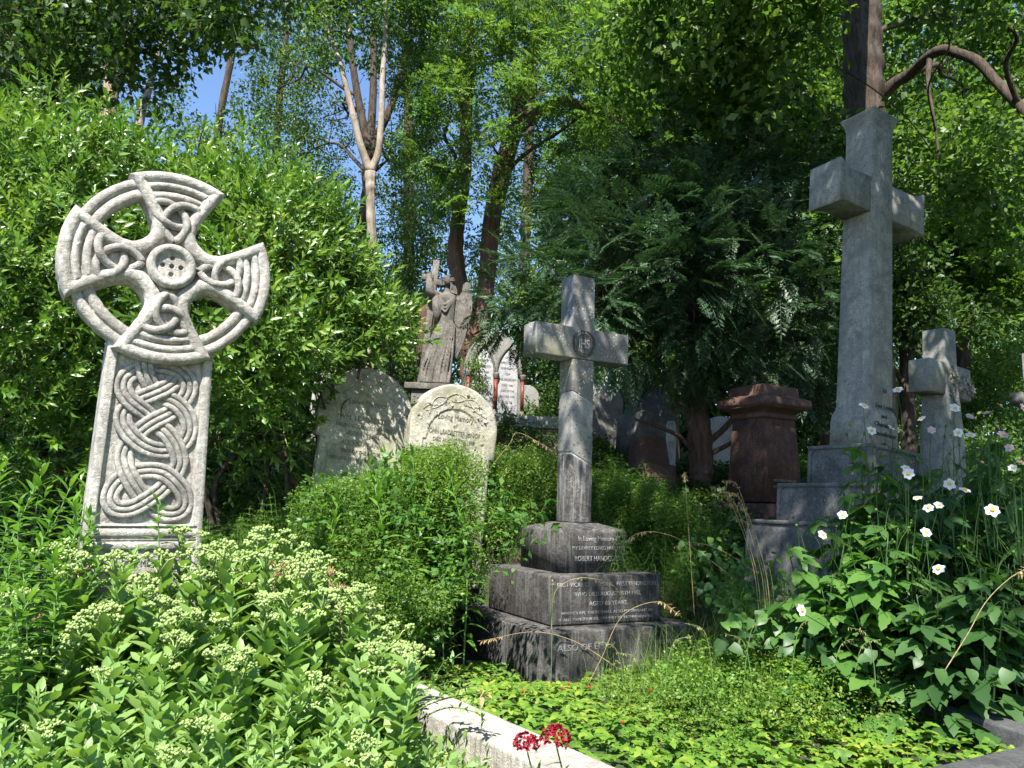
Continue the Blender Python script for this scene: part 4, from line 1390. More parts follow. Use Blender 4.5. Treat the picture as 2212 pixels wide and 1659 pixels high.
# ------------------------------------------------------------------ trees
# pale forked tree
tree('forked_tree', 'slender pale tree forking into two bare limbs in the middle distance',
     [[(806, 640, 11.5, 0.082), (803, 520, 11.5, 0.074), (800, 430, 11.5, 0.072), (800, 372, 11.5, 0.090)],
      [(800, 372, 11.5, 0.074), (778, 310, 11.5, 0.058), (758, 230, 11.6, 0.051), (738, 150, 11.6, 0.045), (715, 80, 11.7, 0.039), (690, -10, 11.7, 0.031), (668, -110, 11.8, 0.023)],
      [(800, 372, 11.5, 0.074), (818, 325, 11.5, 0.056), (824, 240, 11.5, 0.051), (826, 170, 11.6, 0.045), (832, 80, 11.7, 0.039), (834, -20, 11.7, 0.031), (845, -130, 11.8, 0.023)]],
     [B(690, 20, 11.6, .75, .8), B(660, -70, 11.8, .9), B(830, -40, 11.8, .9, .8), B(760, -160, 12, 1.2), B(900, -90, 12, .8), B(810, 130, 12, .25, .7), B(700, 110, 11.4, .3, .6)],
     SP_SMALL, 14, L_LIME, B_PALE, 31, limbs=4)
# twin dark trunks behind it
tree('dark_twin_tree', 'dark upright tree directly behind the pale forked tree',
     [[(770, 800, 15, .16), (778, 560, 15, .15), (795, 420, 15, .14), (798, 330, 15, .13)],
      [(798, 330, 15, .10), (775, 220, 15, .08), (760, 120, 15, .07), (745, -40, 15, .05)],
      [(798, 330, 15, .10), (806, 200, 15.1, .08), (806, 80, 15.2, .07), (800, -60, 15.2, .05)],
      [(798, 330, 15, .09), (840, 240, 15.1, .08), (868, 150, 15.2, .07), (905, 20, 15.2, .05)]],
     [B(600, 190, 16, 1.1, .8), B(660, 330, 16, 1.0, .8), B(720, 260, 16.5, .9, .6), B(870, 360, 16, 1.0), B(880, 90, 16, 1.2), B(770, 0, 16.5, 1.3), B(640, 470, 16, 1.0), B(880, 520, 16.5, 1.1), B(690, 420, 17, .9)],
     SP_SMALL, 8, L_DARK, B_DARK, 32, scl=(.7, 1.1), limbs=6)
# big ash with reddish trunk behind the angel
tree('ash_tree', 'large ash with reddish leaning trunks behind the angel, bright yellow-green leaves',
     [[(1015, 830, 14, .17), (1008, 700, 14, .16), (985, 560, 14, .15), (990, 470, 14, .14), (1002, 380, 14.2, .13), (1010, 200, 14.5, .10), (1015, 30, 14.8, .07), (1018, -120, 15, .05)],
      [(1030, 760, 14, .16), (1050, 620, 14, .16), (1062, 480, 14, .17), (1085, 370, 14, .18), (1115, 260, 14, .17), (1145, 130, 14.2, .13), (1170, -20, 14.4, .10)],
      [(1100, 310, 14, .13), (1140, 260, 14, .12), (1210, 220, 14, .10), (1290, 240, 13.8, .07), (1350, 265, 13.6, .04)]],
     [B(960, 200, 12.5, .75, 1.1), B(1060, 60, 12.5, .9), B(930, 60, 12.6, .8), B(1180, 170, 12.2, .75), B(1280, 90, 12.2, .9), B(1050, 300, 12.6, .55, .9), B(920, 330, 12.8, .6), B(1330, 210, 12, .6),
      B(1160, 20, 12.6, .8), B(980, 430, 13, .5, .8), B(1080, 440, 13.2, .45, .7), B(1200, 330, 13.4, .6, .8), B(880, 150, 13, .5), B(1010, -80, 12.8, 1.1), B(1200, -90, 12.8, 1.1), B(1040, 540, 14.5, .45, .7), B(900, 470, 14.6, .6, .7)],
     SP_PIN, 7.0, L_ASH, B_RED, 33, scl=(.75, 1.15), limbs=8, upb=.5)
# second reddish trunk right of the angel
tree('woodland_tree', 'dim slender tree rising behind the yew, left of the tall cross',
     [[(1290, 700, 17, .13), (1300, 480, 17, .12), (1310, 250, 17, .11), (1330, 60, 17, .09)]],
     [B(1300, 330, 16.5, 1.1), B(1420, 250, 16.5, 1.2), B(1230, 480, 16.5, .9), B(1480, 100, 16, 1.4), B(1350, 0, 16.5, 1.4), B(1340, 470, 17.5, 1.0), B(1620, 60, 16, 1.2), B(1700, 190, 16, 1.1)],
     SP_PIN, 7, L_LIME, B_DARK, 34, scl=(1, 1.5), limbs=4)


# big oak-like tree at right, its crown extended out of view for shade
def W(x, y, z, r, k=1., sz=.55): return (np.array([x, y, z], float), np.array([r, r, r * sz]), k)


over = [B(1500, 40, 9.0, .9, .9), B(1640, 130, 8.8, .75, .9), B(1690, 10, 8.4, .65), B(2060, 30, 11.4, .6), B(2170, 40, 11.6, .7), B(2120, 230, 11.6, .6, .8), B(2010, 20, 8.6, .22), B(2140, 10, 8.4, .3), B(1600, 250, 9.6, .65, .8), B(1990, 290, 11.6, .5, .8),
        B(1390, 110, 9.6, .7, .8), B(2210, 110, 11.2, .5), B(1850, -260, 8.4, 1.0), B(1550, -110, 8.0, 1.2), B(1840, 60, 12.2, .8), B(1930, 180, 12.5, .7), B(2150, -200, 7.4, 1.0), B(2160, 330, 9.8, .7, .8), B(1760, 330, 10.5, .6, .7), B(2060, 420, 10, .5, .7), B(2180, 500, 10.4, .6, .7),
        W(2.9, 3.2, 7.6, 1.1, 1.2), W(2.2, 2.8, 9.0, 1.2), W(.6, 3.2, 8.0, 1.2), W(2.7, 4.1, 7.8, 1.3), W(3.6, 2.4, 8.2, 1.5), W(1.6, 1.4, 8.4, 1.25), W(4.8, 4.0, 8.0, 1.4), W(.5, .6, 8.4, .9, .7), W(2.8, .2, 8.5, 1.4, .8), W(3.6, -2.0, 8.5, 1.2, .6), W(5.4, 1.2, 8.5, 1.5), W(7.0, 3.5, 4.6, 1.5, 1, 1.3), W(6.6, .4, 4.2, 1.5, 1, 1.3), W(5.2, -2.6, 4.6, 1.7, 1, 1.2), W(2.6, -4.4, 5.5, 1.7, 1, 1.0), W(7.5, 6.5, 5.5, 1.4, 1, 1.2)]  # unseen crown shading the graves; low side boughs added to block skylight
tree('spreading_tree', 'massive dark trunk at upper right with an arching bare branch and spreading crown, extended out of view for shade',
     [[(1868, 520, 11, .30), (1868, 330, 11, .29), (1866, 190, 11, .29), (1862, 60, 11, .28), (1850, -60, 11, .25), (1840, -200, 11, .2)],
      [(1900, 210, 11, .12), (1935, 178, 10.8, .09), (1968, 158, 10.6, .085), (2005, 122, 10.2, .07), (2035, 108, 10.0, .075), (2062, 113, 9.9, .068), (2110, 132, 9.7, .07), (2148, 172, 9.5, .064), (2186, 212, 9.3, .066), (2240, 268, 9.1, .06), (2300, 300, 9, .07)],
      [(2010, 118, 10.2, .05), (2005, 180, 10, .03), (2018, 260, 9.9, .022), (2030, 350, 9.8, .012)],
      [(1850, -100, 11, .18), (1700, -240, 8.5, .15), (1500, -480, 5.5, .10), (1350, -900, 3.4, .06)],
      [(1850, -100, 11, .18), (1930, -300, 8, .15), (2000, -700, 5, .10), (2050, -1500, 2.5, .06)],
      [(1820, -60, 11, .10), (1680, -40, 10.6, .08), (1560, 30, 10.2, .06), (1450, 60, 9.8, .04), (1380, 90, 9.6, .02)]],
     over, SP_BROAD, 9.5, L_LIME, B_DARK, 35, limbs=8, scl=(.9, 1.5), lr=.06)

# yew
yb = [B(1500, 640, 9.0, .75), B(1380, 560, 9.2, .7), B(1620, 560, 9.2, .75), B(1500, 480, 9.4, .8), B(1280, 640, 8.9, .55), B(1700, 660, 9.4, .7), B(1400, 420, 9.8, .8), B(1640, 420, 9.8, .85), B(1180, 600, 8.8, .42),
      B(1760, 520, 9.8, .7), B(1540, 340, 10.4, .8), B(1090, 650, 8.8, .3), B(1240, 500, 9.6, .5), B(1340, 720, 9.0, .5), B(1580, 740, 9.2, .6), B(1440, 760, 9.4, .5), B(1700, 330, 10.6, .7), B(1300, 440, 10.2, .6), B(1660, 790, 9.8, .5), B(1130, 680, 9.6, .4), B(1720, 760, 10.2, .55), B(1480, 560, 8.5, .5), B(1540, 440, 8.9, .45)]
tree('yew_tree', 'large dark yew with drooping needled sprays behind the crosses',
     [[(1515, 1010, 10, .15), (1510, 920, 10, .15), (1495, 850, 10, .13), (1480, 780, 10, .11), (1490, 640, 10, .08), (1500, 480, 10.2, .05)],
      [(1510, 925, 10, .07), (1455, 850, 9.9, .055), (1425, 780, 9.8, .05), (1415, 690, 9.7, .035)],
      [(1522, 960, 10, .05), (1560, 930, 9.9, .04), (1600, 880, 9.9, .035), (1640, 790, 9.8, .03)],
      [(1505, 985, 10, .04), (1470, 945, 9.9, .03), (1430, 925, 9.8, .025), (1370, 905, 9.7, .015)],
      [(1525, 985, 10, .035), (1565, 965, 9.9, .03), (1600, 945, 9.8, .02)]],
     yb, SP_YEW, 17, L_YEW, B_YEW, 36, limbs=8, scl=(.45, 1.15), shell=.62, out=1.0, upb=.0, droop=.1, upn=.35)

# dark tree leaning in at top left
tree('maple_tree', 'dark leafy maple boughs hanging in at the upper left corner',
     [[(40, 400, 9.5, .22), (45, 200, 9.5, .21), (30, 40, 9.5, .2), (20, -150, 9.5, .18)],
      [(35, 60, 9.5, .10), (150, -20, 8.6, .08), (330, -40, 8.0, .05), (560, -20, 7.6, .02)]],
     [B(120, 40, 8.6, .9), B(300, 20, 8.2, .75), B(440, 10, 8.0, .6), B(560, -20, 7.8, .5), B(60, 170, 9.4, .7), B(200, 130, 9.0, .55), B(320, 120, 8.6, .45), B(-20, 60, 9, 1.0), B(300, 200, 9, .3, .8), B(20, -90, 8.6, 1.2), B(280, -110, 8.2, 1.1), B(500, -110, 7.8, .8), B(380, 80, 8.3, .4)],
     SP_MAPLE, 9.5, L_MAPLE, B_DARK, 37, limbs=7, scl=(.6, 1.0))

# dead snag and slim pale trunk
s = trunk_tube([(238, 215, 12, .13), (248, 160, 12, .15), (262, 105, 12, .14), (268, 70, 12.1, .12), (275, 10, 12.2, .10), (282, -60, 12.3, .06)], seed=3)[0]
g0 = P(240, 210, 12)
rt = thing('dead_tree', 'pale dead broken trunk with peeling bark above the laurel', 'tree', (float(g0[0]), 12, float(ground_z(g0[0], 12))))
for V in s.v: V -= np.array(rt.location)
obj('trunk', s, B_SNAG, rt)
mb = MB()
for k in range(14):
    p = P(255 + random.uniform(-14, 20), 60 + k * 11, 12); e = p + np.array([random.uniform(-.7, .7), -.2, random.uniform(-.2, .5)])
    tube(mb, catmull([p, (p + e) / 2 + [0, 0, .08], e], 4), np.linspace(.018, .004, 9), 5)
for V in mb.v: V -= np.array(rt.location)
obj('broken_twig', mb, B_SNAG, rt)
tree('slim_tree', 'slim pale leaning tree with bare twigs against the blue sky at upper left',
     [[(300, 290, 13, .07), (320, 200, 13, .06), (340, 120, 13, .05), (362, 60, 13, .035), (400, -20, 13, .02)],
      [(345, 110, 13, .03), (380, 80, 13, .02), (430, 45, 13, .012), (480, 25, 13, .006)],
      [(335, 140, 13, .03), (372, 115, 13, .02), (440, 80, 13, .012), (500, 70, 13, .006)],
      [(355, 75, 13, .025), (350, 30, 13, .018), (370, -30, 13, .01)]],
     [B(420, 20, 13.4, .5, .4), B(360, 230, 13.6, .5, .6), B(500, 60, 13.6, .5, .35)], SP_SMALL, 12, L_LIME, B_PALE, 38, limbs=3, lr=.02)

# the wood behind
far = [
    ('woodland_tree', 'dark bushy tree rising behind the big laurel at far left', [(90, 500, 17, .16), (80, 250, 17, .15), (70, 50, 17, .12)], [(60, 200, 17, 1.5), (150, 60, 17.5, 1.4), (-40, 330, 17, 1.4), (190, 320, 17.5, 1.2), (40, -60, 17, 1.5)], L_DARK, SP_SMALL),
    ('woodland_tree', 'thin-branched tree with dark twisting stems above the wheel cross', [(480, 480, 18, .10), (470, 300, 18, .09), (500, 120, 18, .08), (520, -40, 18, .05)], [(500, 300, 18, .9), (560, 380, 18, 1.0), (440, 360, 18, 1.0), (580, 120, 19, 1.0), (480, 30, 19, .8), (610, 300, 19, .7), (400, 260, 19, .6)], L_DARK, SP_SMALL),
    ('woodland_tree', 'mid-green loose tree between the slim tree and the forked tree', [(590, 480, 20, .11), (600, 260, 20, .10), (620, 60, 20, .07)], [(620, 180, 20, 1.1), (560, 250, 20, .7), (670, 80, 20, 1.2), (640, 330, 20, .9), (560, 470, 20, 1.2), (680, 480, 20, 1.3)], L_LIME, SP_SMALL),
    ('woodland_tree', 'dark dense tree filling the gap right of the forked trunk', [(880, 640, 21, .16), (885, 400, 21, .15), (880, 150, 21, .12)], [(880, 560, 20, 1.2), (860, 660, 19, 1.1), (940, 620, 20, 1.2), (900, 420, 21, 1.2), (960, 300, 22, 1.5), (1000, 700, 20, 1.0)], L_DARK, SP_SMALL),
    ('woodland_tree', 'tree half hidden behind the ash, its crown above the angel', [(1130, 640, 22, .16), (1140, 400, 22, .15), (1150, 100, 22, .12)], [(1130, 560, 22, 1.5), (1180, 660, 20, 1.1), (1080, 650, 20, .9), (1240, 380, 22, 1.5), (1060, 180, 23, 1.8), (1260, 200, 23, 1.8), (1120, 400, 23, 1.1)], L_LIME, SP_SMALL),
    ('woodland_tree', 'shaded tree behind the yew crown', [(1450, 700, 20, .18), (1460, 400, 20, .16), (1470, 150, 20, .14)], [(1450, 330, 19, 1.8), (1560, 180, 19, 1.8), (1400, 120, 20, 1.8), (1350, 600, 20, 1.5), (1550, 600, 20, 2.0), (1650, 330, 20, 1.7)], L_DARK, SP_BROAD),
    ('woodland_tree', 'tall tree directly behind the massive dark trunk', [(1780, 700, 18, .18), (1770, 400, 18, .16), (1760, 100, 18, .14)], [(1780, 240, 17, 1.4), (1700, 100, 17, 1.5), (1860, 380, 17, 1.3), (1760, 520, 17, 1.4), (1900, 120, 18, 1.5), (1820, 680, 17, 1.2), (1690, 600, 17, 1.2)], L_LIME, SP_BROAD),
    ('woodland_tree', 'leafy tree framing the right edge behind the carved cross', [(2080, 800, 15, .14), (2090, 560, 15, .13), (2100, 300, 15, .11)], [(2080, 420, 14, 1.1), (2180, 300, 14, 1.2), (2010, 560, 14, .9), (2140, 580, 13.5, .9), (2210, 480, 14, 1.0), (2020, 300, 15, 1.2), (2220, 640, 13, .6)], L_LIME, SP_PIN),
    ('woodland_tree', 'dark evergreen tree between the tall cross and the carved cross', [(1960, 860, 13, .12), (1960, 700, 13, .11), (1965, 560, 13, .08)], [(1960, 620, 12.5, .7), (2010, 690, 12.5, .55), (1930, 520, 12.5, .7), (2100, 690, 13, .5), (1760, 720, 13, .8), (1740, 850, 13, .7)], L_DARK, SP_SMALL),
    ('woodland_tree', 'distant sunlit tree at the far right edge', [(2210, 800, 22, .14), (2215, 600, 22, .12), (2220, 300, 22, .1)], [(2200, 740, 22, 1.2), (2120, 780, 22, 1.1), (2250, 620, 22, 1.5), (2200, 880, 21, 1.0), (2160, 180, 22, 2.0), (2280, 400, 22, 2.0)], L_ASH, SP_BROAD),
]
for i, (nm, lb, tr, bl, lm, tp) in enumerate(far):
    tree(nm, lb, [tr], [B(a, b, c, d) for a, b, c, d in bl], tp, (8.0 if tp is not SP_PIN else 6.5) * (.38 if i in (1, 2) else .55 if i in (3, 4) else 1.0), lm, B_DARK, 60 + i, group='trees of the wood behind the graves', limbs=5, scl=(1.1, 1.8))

# sunlit shrubs behind, seen through the gaps
for i, (lb, bl, lm) in enumerate([
    ('bright sunlit shrub behind the carved cross', [(2120, 850, 15, .7), (2190, 800, 15, .7), (2060, 900, 15, .5), (2210, 930, 14.5, .6), (1970, 880, 14, .45), (2120, 985, 13, .5), (2200, 990, 13, .55), (2160, 1030, 12, .4)], L_ASH),
    ('pale green shrub glimpsed beneath the yew', [(1345, 800, 15, .35), (1420, 830, 16, .4), (1560, 975, 15, .4), (1400, 780, 16, .5)], L_WEED),
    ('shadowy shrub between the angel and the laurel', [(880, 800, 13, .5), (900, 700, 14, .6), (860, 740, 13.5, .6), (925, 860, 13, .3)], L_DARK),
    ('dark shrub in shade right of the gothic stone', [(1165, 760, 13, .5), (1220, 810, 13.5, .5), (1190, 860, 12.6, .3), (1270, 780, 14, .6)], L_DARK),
    ('ivy clump climbing the left side of the gothic headstone', [(1022, 790, 10.8, .16), (1018, 840, 10.8, .2), (1030, 745, 10.85, .08)], L_WEED),
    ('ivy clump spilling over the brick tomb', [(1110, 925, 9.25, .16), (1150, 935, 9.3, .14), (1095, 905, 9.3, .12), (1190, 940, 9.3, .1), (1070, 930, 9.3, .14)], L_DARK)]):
    c = P(bl[0][0], bl[0][1], bl[0][2]); g = float(ground_z(c[0], c[1]))
    small = i >= 4
    mb = crown([B(a, b, y, r_) for a, b, y, r_ in bl], SP_SMALL, 70 if small else 22, 90 + i, (.3, .5) if small else (.7, 1.2), shell=.3)
    for V in mb.v: V -= np.array([c[0], c[1], g])
    root = thing('ivy_plant' if small else 'shrub', lb, 'ivy' if small else 'shrub', (float(c[0]), float(c[1]), g))
    obj('foliage', mb, lm, root)
    st = MB()
    for b in bl:
        e = P(b[0], b[1], b[2]); a = np.array([e[0] * .97, e[1] + .05, float(ground_z(e[0], e[1])) - .05])
        tube(st, catmull([a, (a + e) / 2 + [.05, 0, .05], e], 5), np.linspace(.02, .006, 11), 6)
    for V in st.v: V -= np.array([c[0], c[1], g])
    obj('stem', st, B_DARK, root)

# distant wood closing every gap low down
r = np.random.default_rng(77); mb = MB()
n = 7000
x = r.uniform(-26, 30, n); y = r.uniform(24, 34, n); z = ground_z(x, y) + r.random(n) ** 1.1 * np.interp(x, [-26, -9, -4, 1, 4, 8, 30], [8, 4.5, 3.6, 5, 9, 11, 12])
x[:3200] = r.uniform(1, 15, 3200); z[:3200] = ground_z(x[:3200], y[:3200]) + r.random(3200) * 7.5
stamp(mb, SP_BIG, np.stack([x, y, z], 1), frames(rand_dirs(n, r)), r.uniform(.9, 1.7, n))
tag(obj('distant_wood', mb, L_DARK), 'dark mass of far woodland behind all the trees', 'wood', kind='stuff')
# ================================================================== low plants
def inpoly(px, py, poly):
    j = len(poly) - 1; c = np.zeros(len(px), bool)
    for i in range(len(poly)):
        (xi, yi), (xj, yj) = poly[i], poly[j]
        c ^= ((yi > py) != (yj > py)) & (px < (xj - xi) * (py - yi) / (yj - yi + 1e-9) + xi)
        j = i
    return c


def in_kerb(x, y, m=.0):
    A = Pz(856, 1452, .34)[:2]; Bq = Pz(1345, 1662, .34)[:2]; d = (Bq - A) / np.linalg.norm(Bq - A); nn = np.array([d[1], -d[0]])
    s = (x - A[0]) * nn[0] + (y - A[1]) * nn[1]
    # nn points towards the bed (left)
    t = (x - A[0]) * d[0] + (y - A[1]) * d[1]
    return (s > -m) & (s < .25 + m) & (t > -.5)


def side_kerb(x, y):
    A = Pz(856, 1452, .34)[:2]; Bq = Pz(1345, 1662, .34)[:2]; d = (Bq - A) / np.linalg.norm(Bq - A); nn = np.array([d[1], -d[0]])
    return (x - A[0]) * nn[0] + (y - A[1]) * nn[1]


def blocked(x, y, m=.03):
    """inside the footprint of a monument"""
    c, s = math.cos(R(28)), math.sin(R(28))
    out = np.zeros(len(x), bool)
    for cx, cy, w in ((.54, 6.47, 1.44), (2.95, 6.6, 1.34)):
        a = (x - cx) * c + (y - cy) * s; b = -(x - cx) * s + (y - cy) * c
        out |= (np.abs(a) < w / 2 + m) & (np.abs(b) < w / 2 + m)
    return out | in_kerb(x, y, m)


# ------------------------------------------------------------------ flowering stonecrop
def sedum_variant(seed, H):
    r = np.random.default_rng(seed); mb = MB()
    lean = r.uniform(-.12, .12, 2)
    top = np.array([lean[0], lean[1], H])
    p = catmull([(0, 0, -.03), (lean[0] * .3, lean[1] * .3, H * .5), top], 5)
    tube(mb, p, np.linspace(.0065, .004, len(p)), 6)
    n = int(15 + H * 14); k = np.arange(n); t = np.linspace(.18, .95, n); a = k * 2.2 + r.uniform(0, 6)
    org = np.array([np.interp(t, np.linspace(0, 1, len(p)), p[:, i]) for i in range(3)]).T
    el = np.interp(t, [0, 1], [.5, .95]) + r.uniform(-.25, .2, n)
    d = np.stack([np.cos(a) * np.cos(el), np.sin(a) * np.cos(el), np.sin(el)], 1)
    sz = np.interp(t, [0, .4, .8, 1], [.10, .125, .09, .055]) * r.uniform(.8, 1.2, n)
    lt = leaf_big(1, .50, .22, .16, teeth=.16, n=8)
    stamp(mb, lt, org, frames(d, None, r.uniform(-.4, .4, n)), sz)
    hd = MB(); bm = bmesh.new(); bmesh.ops.create_icosphere(bm, subdivisions=1, radius=1); t0 = MB(); bm_to(t0, bm); ico = tpl_of(t0)
    m = r.integers(3, 6)
    for q in range(m):
        a = q * 2.4 + r.uniform(0, 1); rad = .038 * math.sqrt(q) * r.uniform(.8, 1.2)
        c = top + np.array([rad * math.cos(a), rad * math.sin(a), .035 - .012 * q * .5 + r.uniform(-.006, .006)])
        tube(hd, [top - [0, 0, .03], (top + c) / 2, c], [.003, .0025, .002], 5)
        j = r.integers(16, 26)
        pp = rand_dirs(j, r) * [.026, .026, .012] * (r.random(j) ** .4)[:, None] + c + [0, 0, .006]
        stamp(hd, ico, pp, frames(rand_dirs(j, r)), r.uniform(.0042, .0075, j))
    return mb.mesh('stonecrop_stem'), hd.mesh('flower_head')


SED = [sedum_variant(100 + i, h) for i, h in enumerate((.42, .48, .52, .55, .45, .38))]
for a, b in SED: a.materials.append(L_SEDUM); b.materials.append(L_SEDFL)
r = np.random.default_rng(41)
cand = np.stack([r.uniform(-2.4, .15, 6000), r.uniform(2.25, 4.1, 6000)], 1)
pts = []
for x, y in cand:
    s = side_kerb(x, y)
    if s < .27: continue
    d = np.array([x, y, ground_z(x, y) + .5]) ; d = d - [0, 0, CAMZ]
    zc = d @ _F; px = CX + FPX * (d @ _X) / zc; py = CY - FPX * (d @ _Y) / zc
    if px < -10 or px > 880: continue
    if py < np.interp(px, [0, 60, 130, 200, 450, 640, 800, 880], [1350, 1310, 1240, 1165, 1150, 1160, 1290, 1390]): continue
    if py > 1640: continue
    if y > 3.82 and -2.2 < x < -1.45: continue
    if any((x - a) ** 2 + (y - b) ** 2 < .078 ** 2 for a, b in pts): continue
    pts.append((x, y))
    if len(pts) >= 230: break
SEDROOT = []
for i, (x, y) in enumerate(pts):
    v = r.integers(len(SED)); me, hd = SED[v]
    o = bpy.data.objects.new('stonecrop_plant', me); COL.objects.link(o)
    tag(o, 'pale green flowering stonecrop stem in the sunny bed before the wheel cross', 'flower', 'stonecrop stems in the front bed')
    s = r.uniform(.85, 1.12) * np.interp(y, [2.2, 2.8, 3.3, 3.9], [.66, .85, 1.08, 1.2])
    o.location = (x, y, float(ground_z(x, y)) - .01); o.scale = (s, s, s); o.rotation_euler = (r.uniform(-.16, .16), r.uniform(-.16, .16), r.uniform(0, 6.3))
    if r.random() < np.interp(y, [2.3, 2.8, 3.2, 3.5], [.10, .18, .55, .95]):
        h = bpy.data.objects.new('flower_head', hd); COL.objects.link(h); h.parent = o
# last year's dry stalks with brown heads
def dry_variant(seed):
    r = np.random.default_rng(seed); mb = MB(); H = r.uniform(.5, .62)
    p = catmull([(0, 0, 0), (r.uniform(-.04, .04), r.uniform(-.04, .04), H * .5), (r.uniform(-.08, .08), r.uniform(-.08, .08), H)], 5)
    tube(mb, p, np.linspace(.005, .0032, len(p)), 6)
    hd = MB()
    for k in range(16):
        e = p[-1] + np.array([r.uniform(-.045, .045), r.uniform(-.045, .045), r.uniform(.01, .05)])
        tube(hd, [p[-1], (p[-1] + e) / 2 + [0, 0, -.006], e], [.0015, .0012, .003], 4)
    return mb.mesh('dry_stalk'), hd.mesh('seed_head')


DRY = [dry_variant(i) for i in range(3)]
for a, b in DRY: a.materials.append(L_STRAWDRY); b.materials.append(L_BROWN)
for i, (px, py) in enumerate([(205, 1240), (330, 1250), (480, 1255), (530, 1255), (560, 1240), (640, 1235), (700, 1240), (590, 1210), (740, 1262), (120, 1470)]):
    Y = 3.55 + .06 * (i % 4); t = P(px, py, Y)
    me, hd = DRY[i % 3]; g = float(ground_z(t[0], Y)); o = bpy.data.objects.new('dry_stalk', me); COL.objects.link(o)
    tag(o, 'straw-coloured dead stalk with brown seed head among the stonecrop', 'dead stalk', 'dry stalks among the stonecrop')
    s = max(.6, (t[2] - g) / .58); o.scale = (1, 1, s); o.location = (t[0], Y, g); o.rotation_euler = (0, r.uniform(-.12, .12), r.uniform(0, 6))
    h = bpy.data.objects.new('seed_head', hd); COL.objects.link(h); h.parent = o


# ------------------------------------------------------------------ willow-leaved herbs
def herb_variant(seed, H):
    r = np.random.default_rng(seed); mb = MB()
    p = catmull([(0, 0, -.03), (r.uniform(-.04, .04), r.uniform(-.04, .04), H * .55), (r.uniform(-.07, .07), r.uniform(-.07, .07), H)], 6)
    st = MB(); tube(st, p, np.linspace(.006, .002, len(p)), 6)
    n = 42; k = np.arange(n); t = np.linspace(.15, 1, n); a = k * 2.4 + r.uniform(0, 6)
    org = np.array([np.interp(t, np.linspace(0, 1, len(p)), p[:, i]) for i in range(3)]).T
    el = np.interp(t, [0, .8, 1], [.05, .5, 1.2]) + r.uniform(-.2, .2, n)
    d = np.stack([np.cos(a) * np.cos(el), np.sin(a) * np.cos(el), np.sin(el)], 1)
    stamp(mb, leaf_big(1, .27, .15, .35, n=6), org, frames(d, None, r.uniform(-.3, .3, n)), np.interp(t, [0, .5, 1], [.11, .14, .08]) * r.uniform(.8, 1.2, n))
    return st.mesh('stem'), mb.mesh('foliage')


HERB = [herb_variant(200 + i, h) for i, h in enumerate((.75, .9, 1.0, .85))]
for a, b in HERB: a.materials.append(L_STEM); b.materials.append(L_HERB)
k = 0
def put_herb(px, py, Y, lab=None, grp=None):
    global k
    t = P(px, py, Y); g = float(ground_z(t[0], Y)); s_, f_ = HERB[k % 4]; H = (.75, .9, 1.0, .85)[k % 4]
    ro = thing('willow_herb', lab or 'bright green willow-leaved herb at the left edge beside the wheel cross', 'plant', (float(t[0]), Y, g), (r.uniform(-.05, .05), r.uniform(-.05, .05), r.uniform(0, 6)), grp or (None if lab else 'willow-leaved herbs at the left edge'))
    sc = (t[2] - g) / H; ro.scale = (max(.75, min(1.2, sc)),) * 2 + (sc,)
    for nm, me in (('stem', s_), ('foliage', f_)):
        o = bpy.data.objects.new(nm, me); COL.objects.link(o); o.parent = ro
    k += 1
for px, py, Y in [(20, 1050, 3.9), (95, 1015, 4.0), (60, 1085, 3.7), (150, 1060, 4.0), (180, 1090, 3.9), (110, 1110, 3.6), (10, 1130, 3.5), (45, 1160, 3.3), (150, 1150, 3.5), (190, 1165, 3.6), (80, 1180, 3.3), (-15, 1080, 3.8), (130, 1200, 3.3), (25, 1215, 3.1), (75, 1240, 3.1), (170, 1215, 3.4), (5, 1280, 2.9), (110, 1270, 3.1), (50, 1310, 2.9), (200, 1120, 3.75), (130, 1040, 4.1), (-10, 1020, 4.1), (75, 1050, 4.1), (175, 1040, 4.3), (40, 1000, 4.2)]:
    put_herb(px, py, Y)
put_herb(338, 1078, 3.62, 'single leafy shoot standing right in front of the knotwork panel')
put_herb(225, 1118, 3.65, 'low leafy shoot overlapping the lower left corner of the carved shaft')


for i in range(18):
    px = r.uniform(690, 1080)
    put_herb(px, np.interp(px, [690, 800, 900, 1080], [1090, 1020, 985, 985]) + r.uniform(-28, 60), r.uniform(5.2, 6.1), 'leafy weed stem poking out of the sunny mound before the yellowed headstones', 'weed stems on the sunny mound')


# ------------------------------------------------------------------ horsetails
def horsetail_variant(seed, H, arch=.35):
    r = np.random.default_rng(seed); mb = MB(); st = MB()
    p = catmull([(0, 0, -.03), (0, 0, H * .5), (r.uniform(-.05, .05), r.uniform(-.05, .05), H)], 8)
    tube(st, p, np.linspace(.004, .0012, len(p)), 5)
    tube(mb, p[int(len(p) * .18):], .0016, 4)
    for t in np.linspace(.2, .97, 17):
        c = np.array([np.interp(t, np.linspace(0, 1, len(p)), p[:, i]) for i in range(3)])
        n = 12; L = np.interp(t, [.2, .45, .97], [.16, .24, .03]); a = np.arange(n) * 2 * PI / n + r.uniform(0, 6)
        for q in a + r.uniform(-.15, .15, n):
            o = np.array([math.cos(q), math.sin(q), 0]); l = L * r.uniform(.75, 1.15)
            pts = [c, c + o * l * .4 + [0, 0, .16 * l], c + o * l * .75 + [0, 0, .14 * l], c + o * l + [0, 0, -.05 * l]]
            w = .0014; s = np.cross(o, [0, 0, 1.]) * w
            V = np.array([[x - s * f, x + s * f] for x, f in zip(pts, (1, 1, .8, .3))]).reshape(-1, 3)
            mb.add(V, [np.array([(0, 1, 3, 2), (2, 3, 5, 4), (4, 5, 7, 6)])])
    return st.mesh('stem'), mb.mesh('whorled_frond')


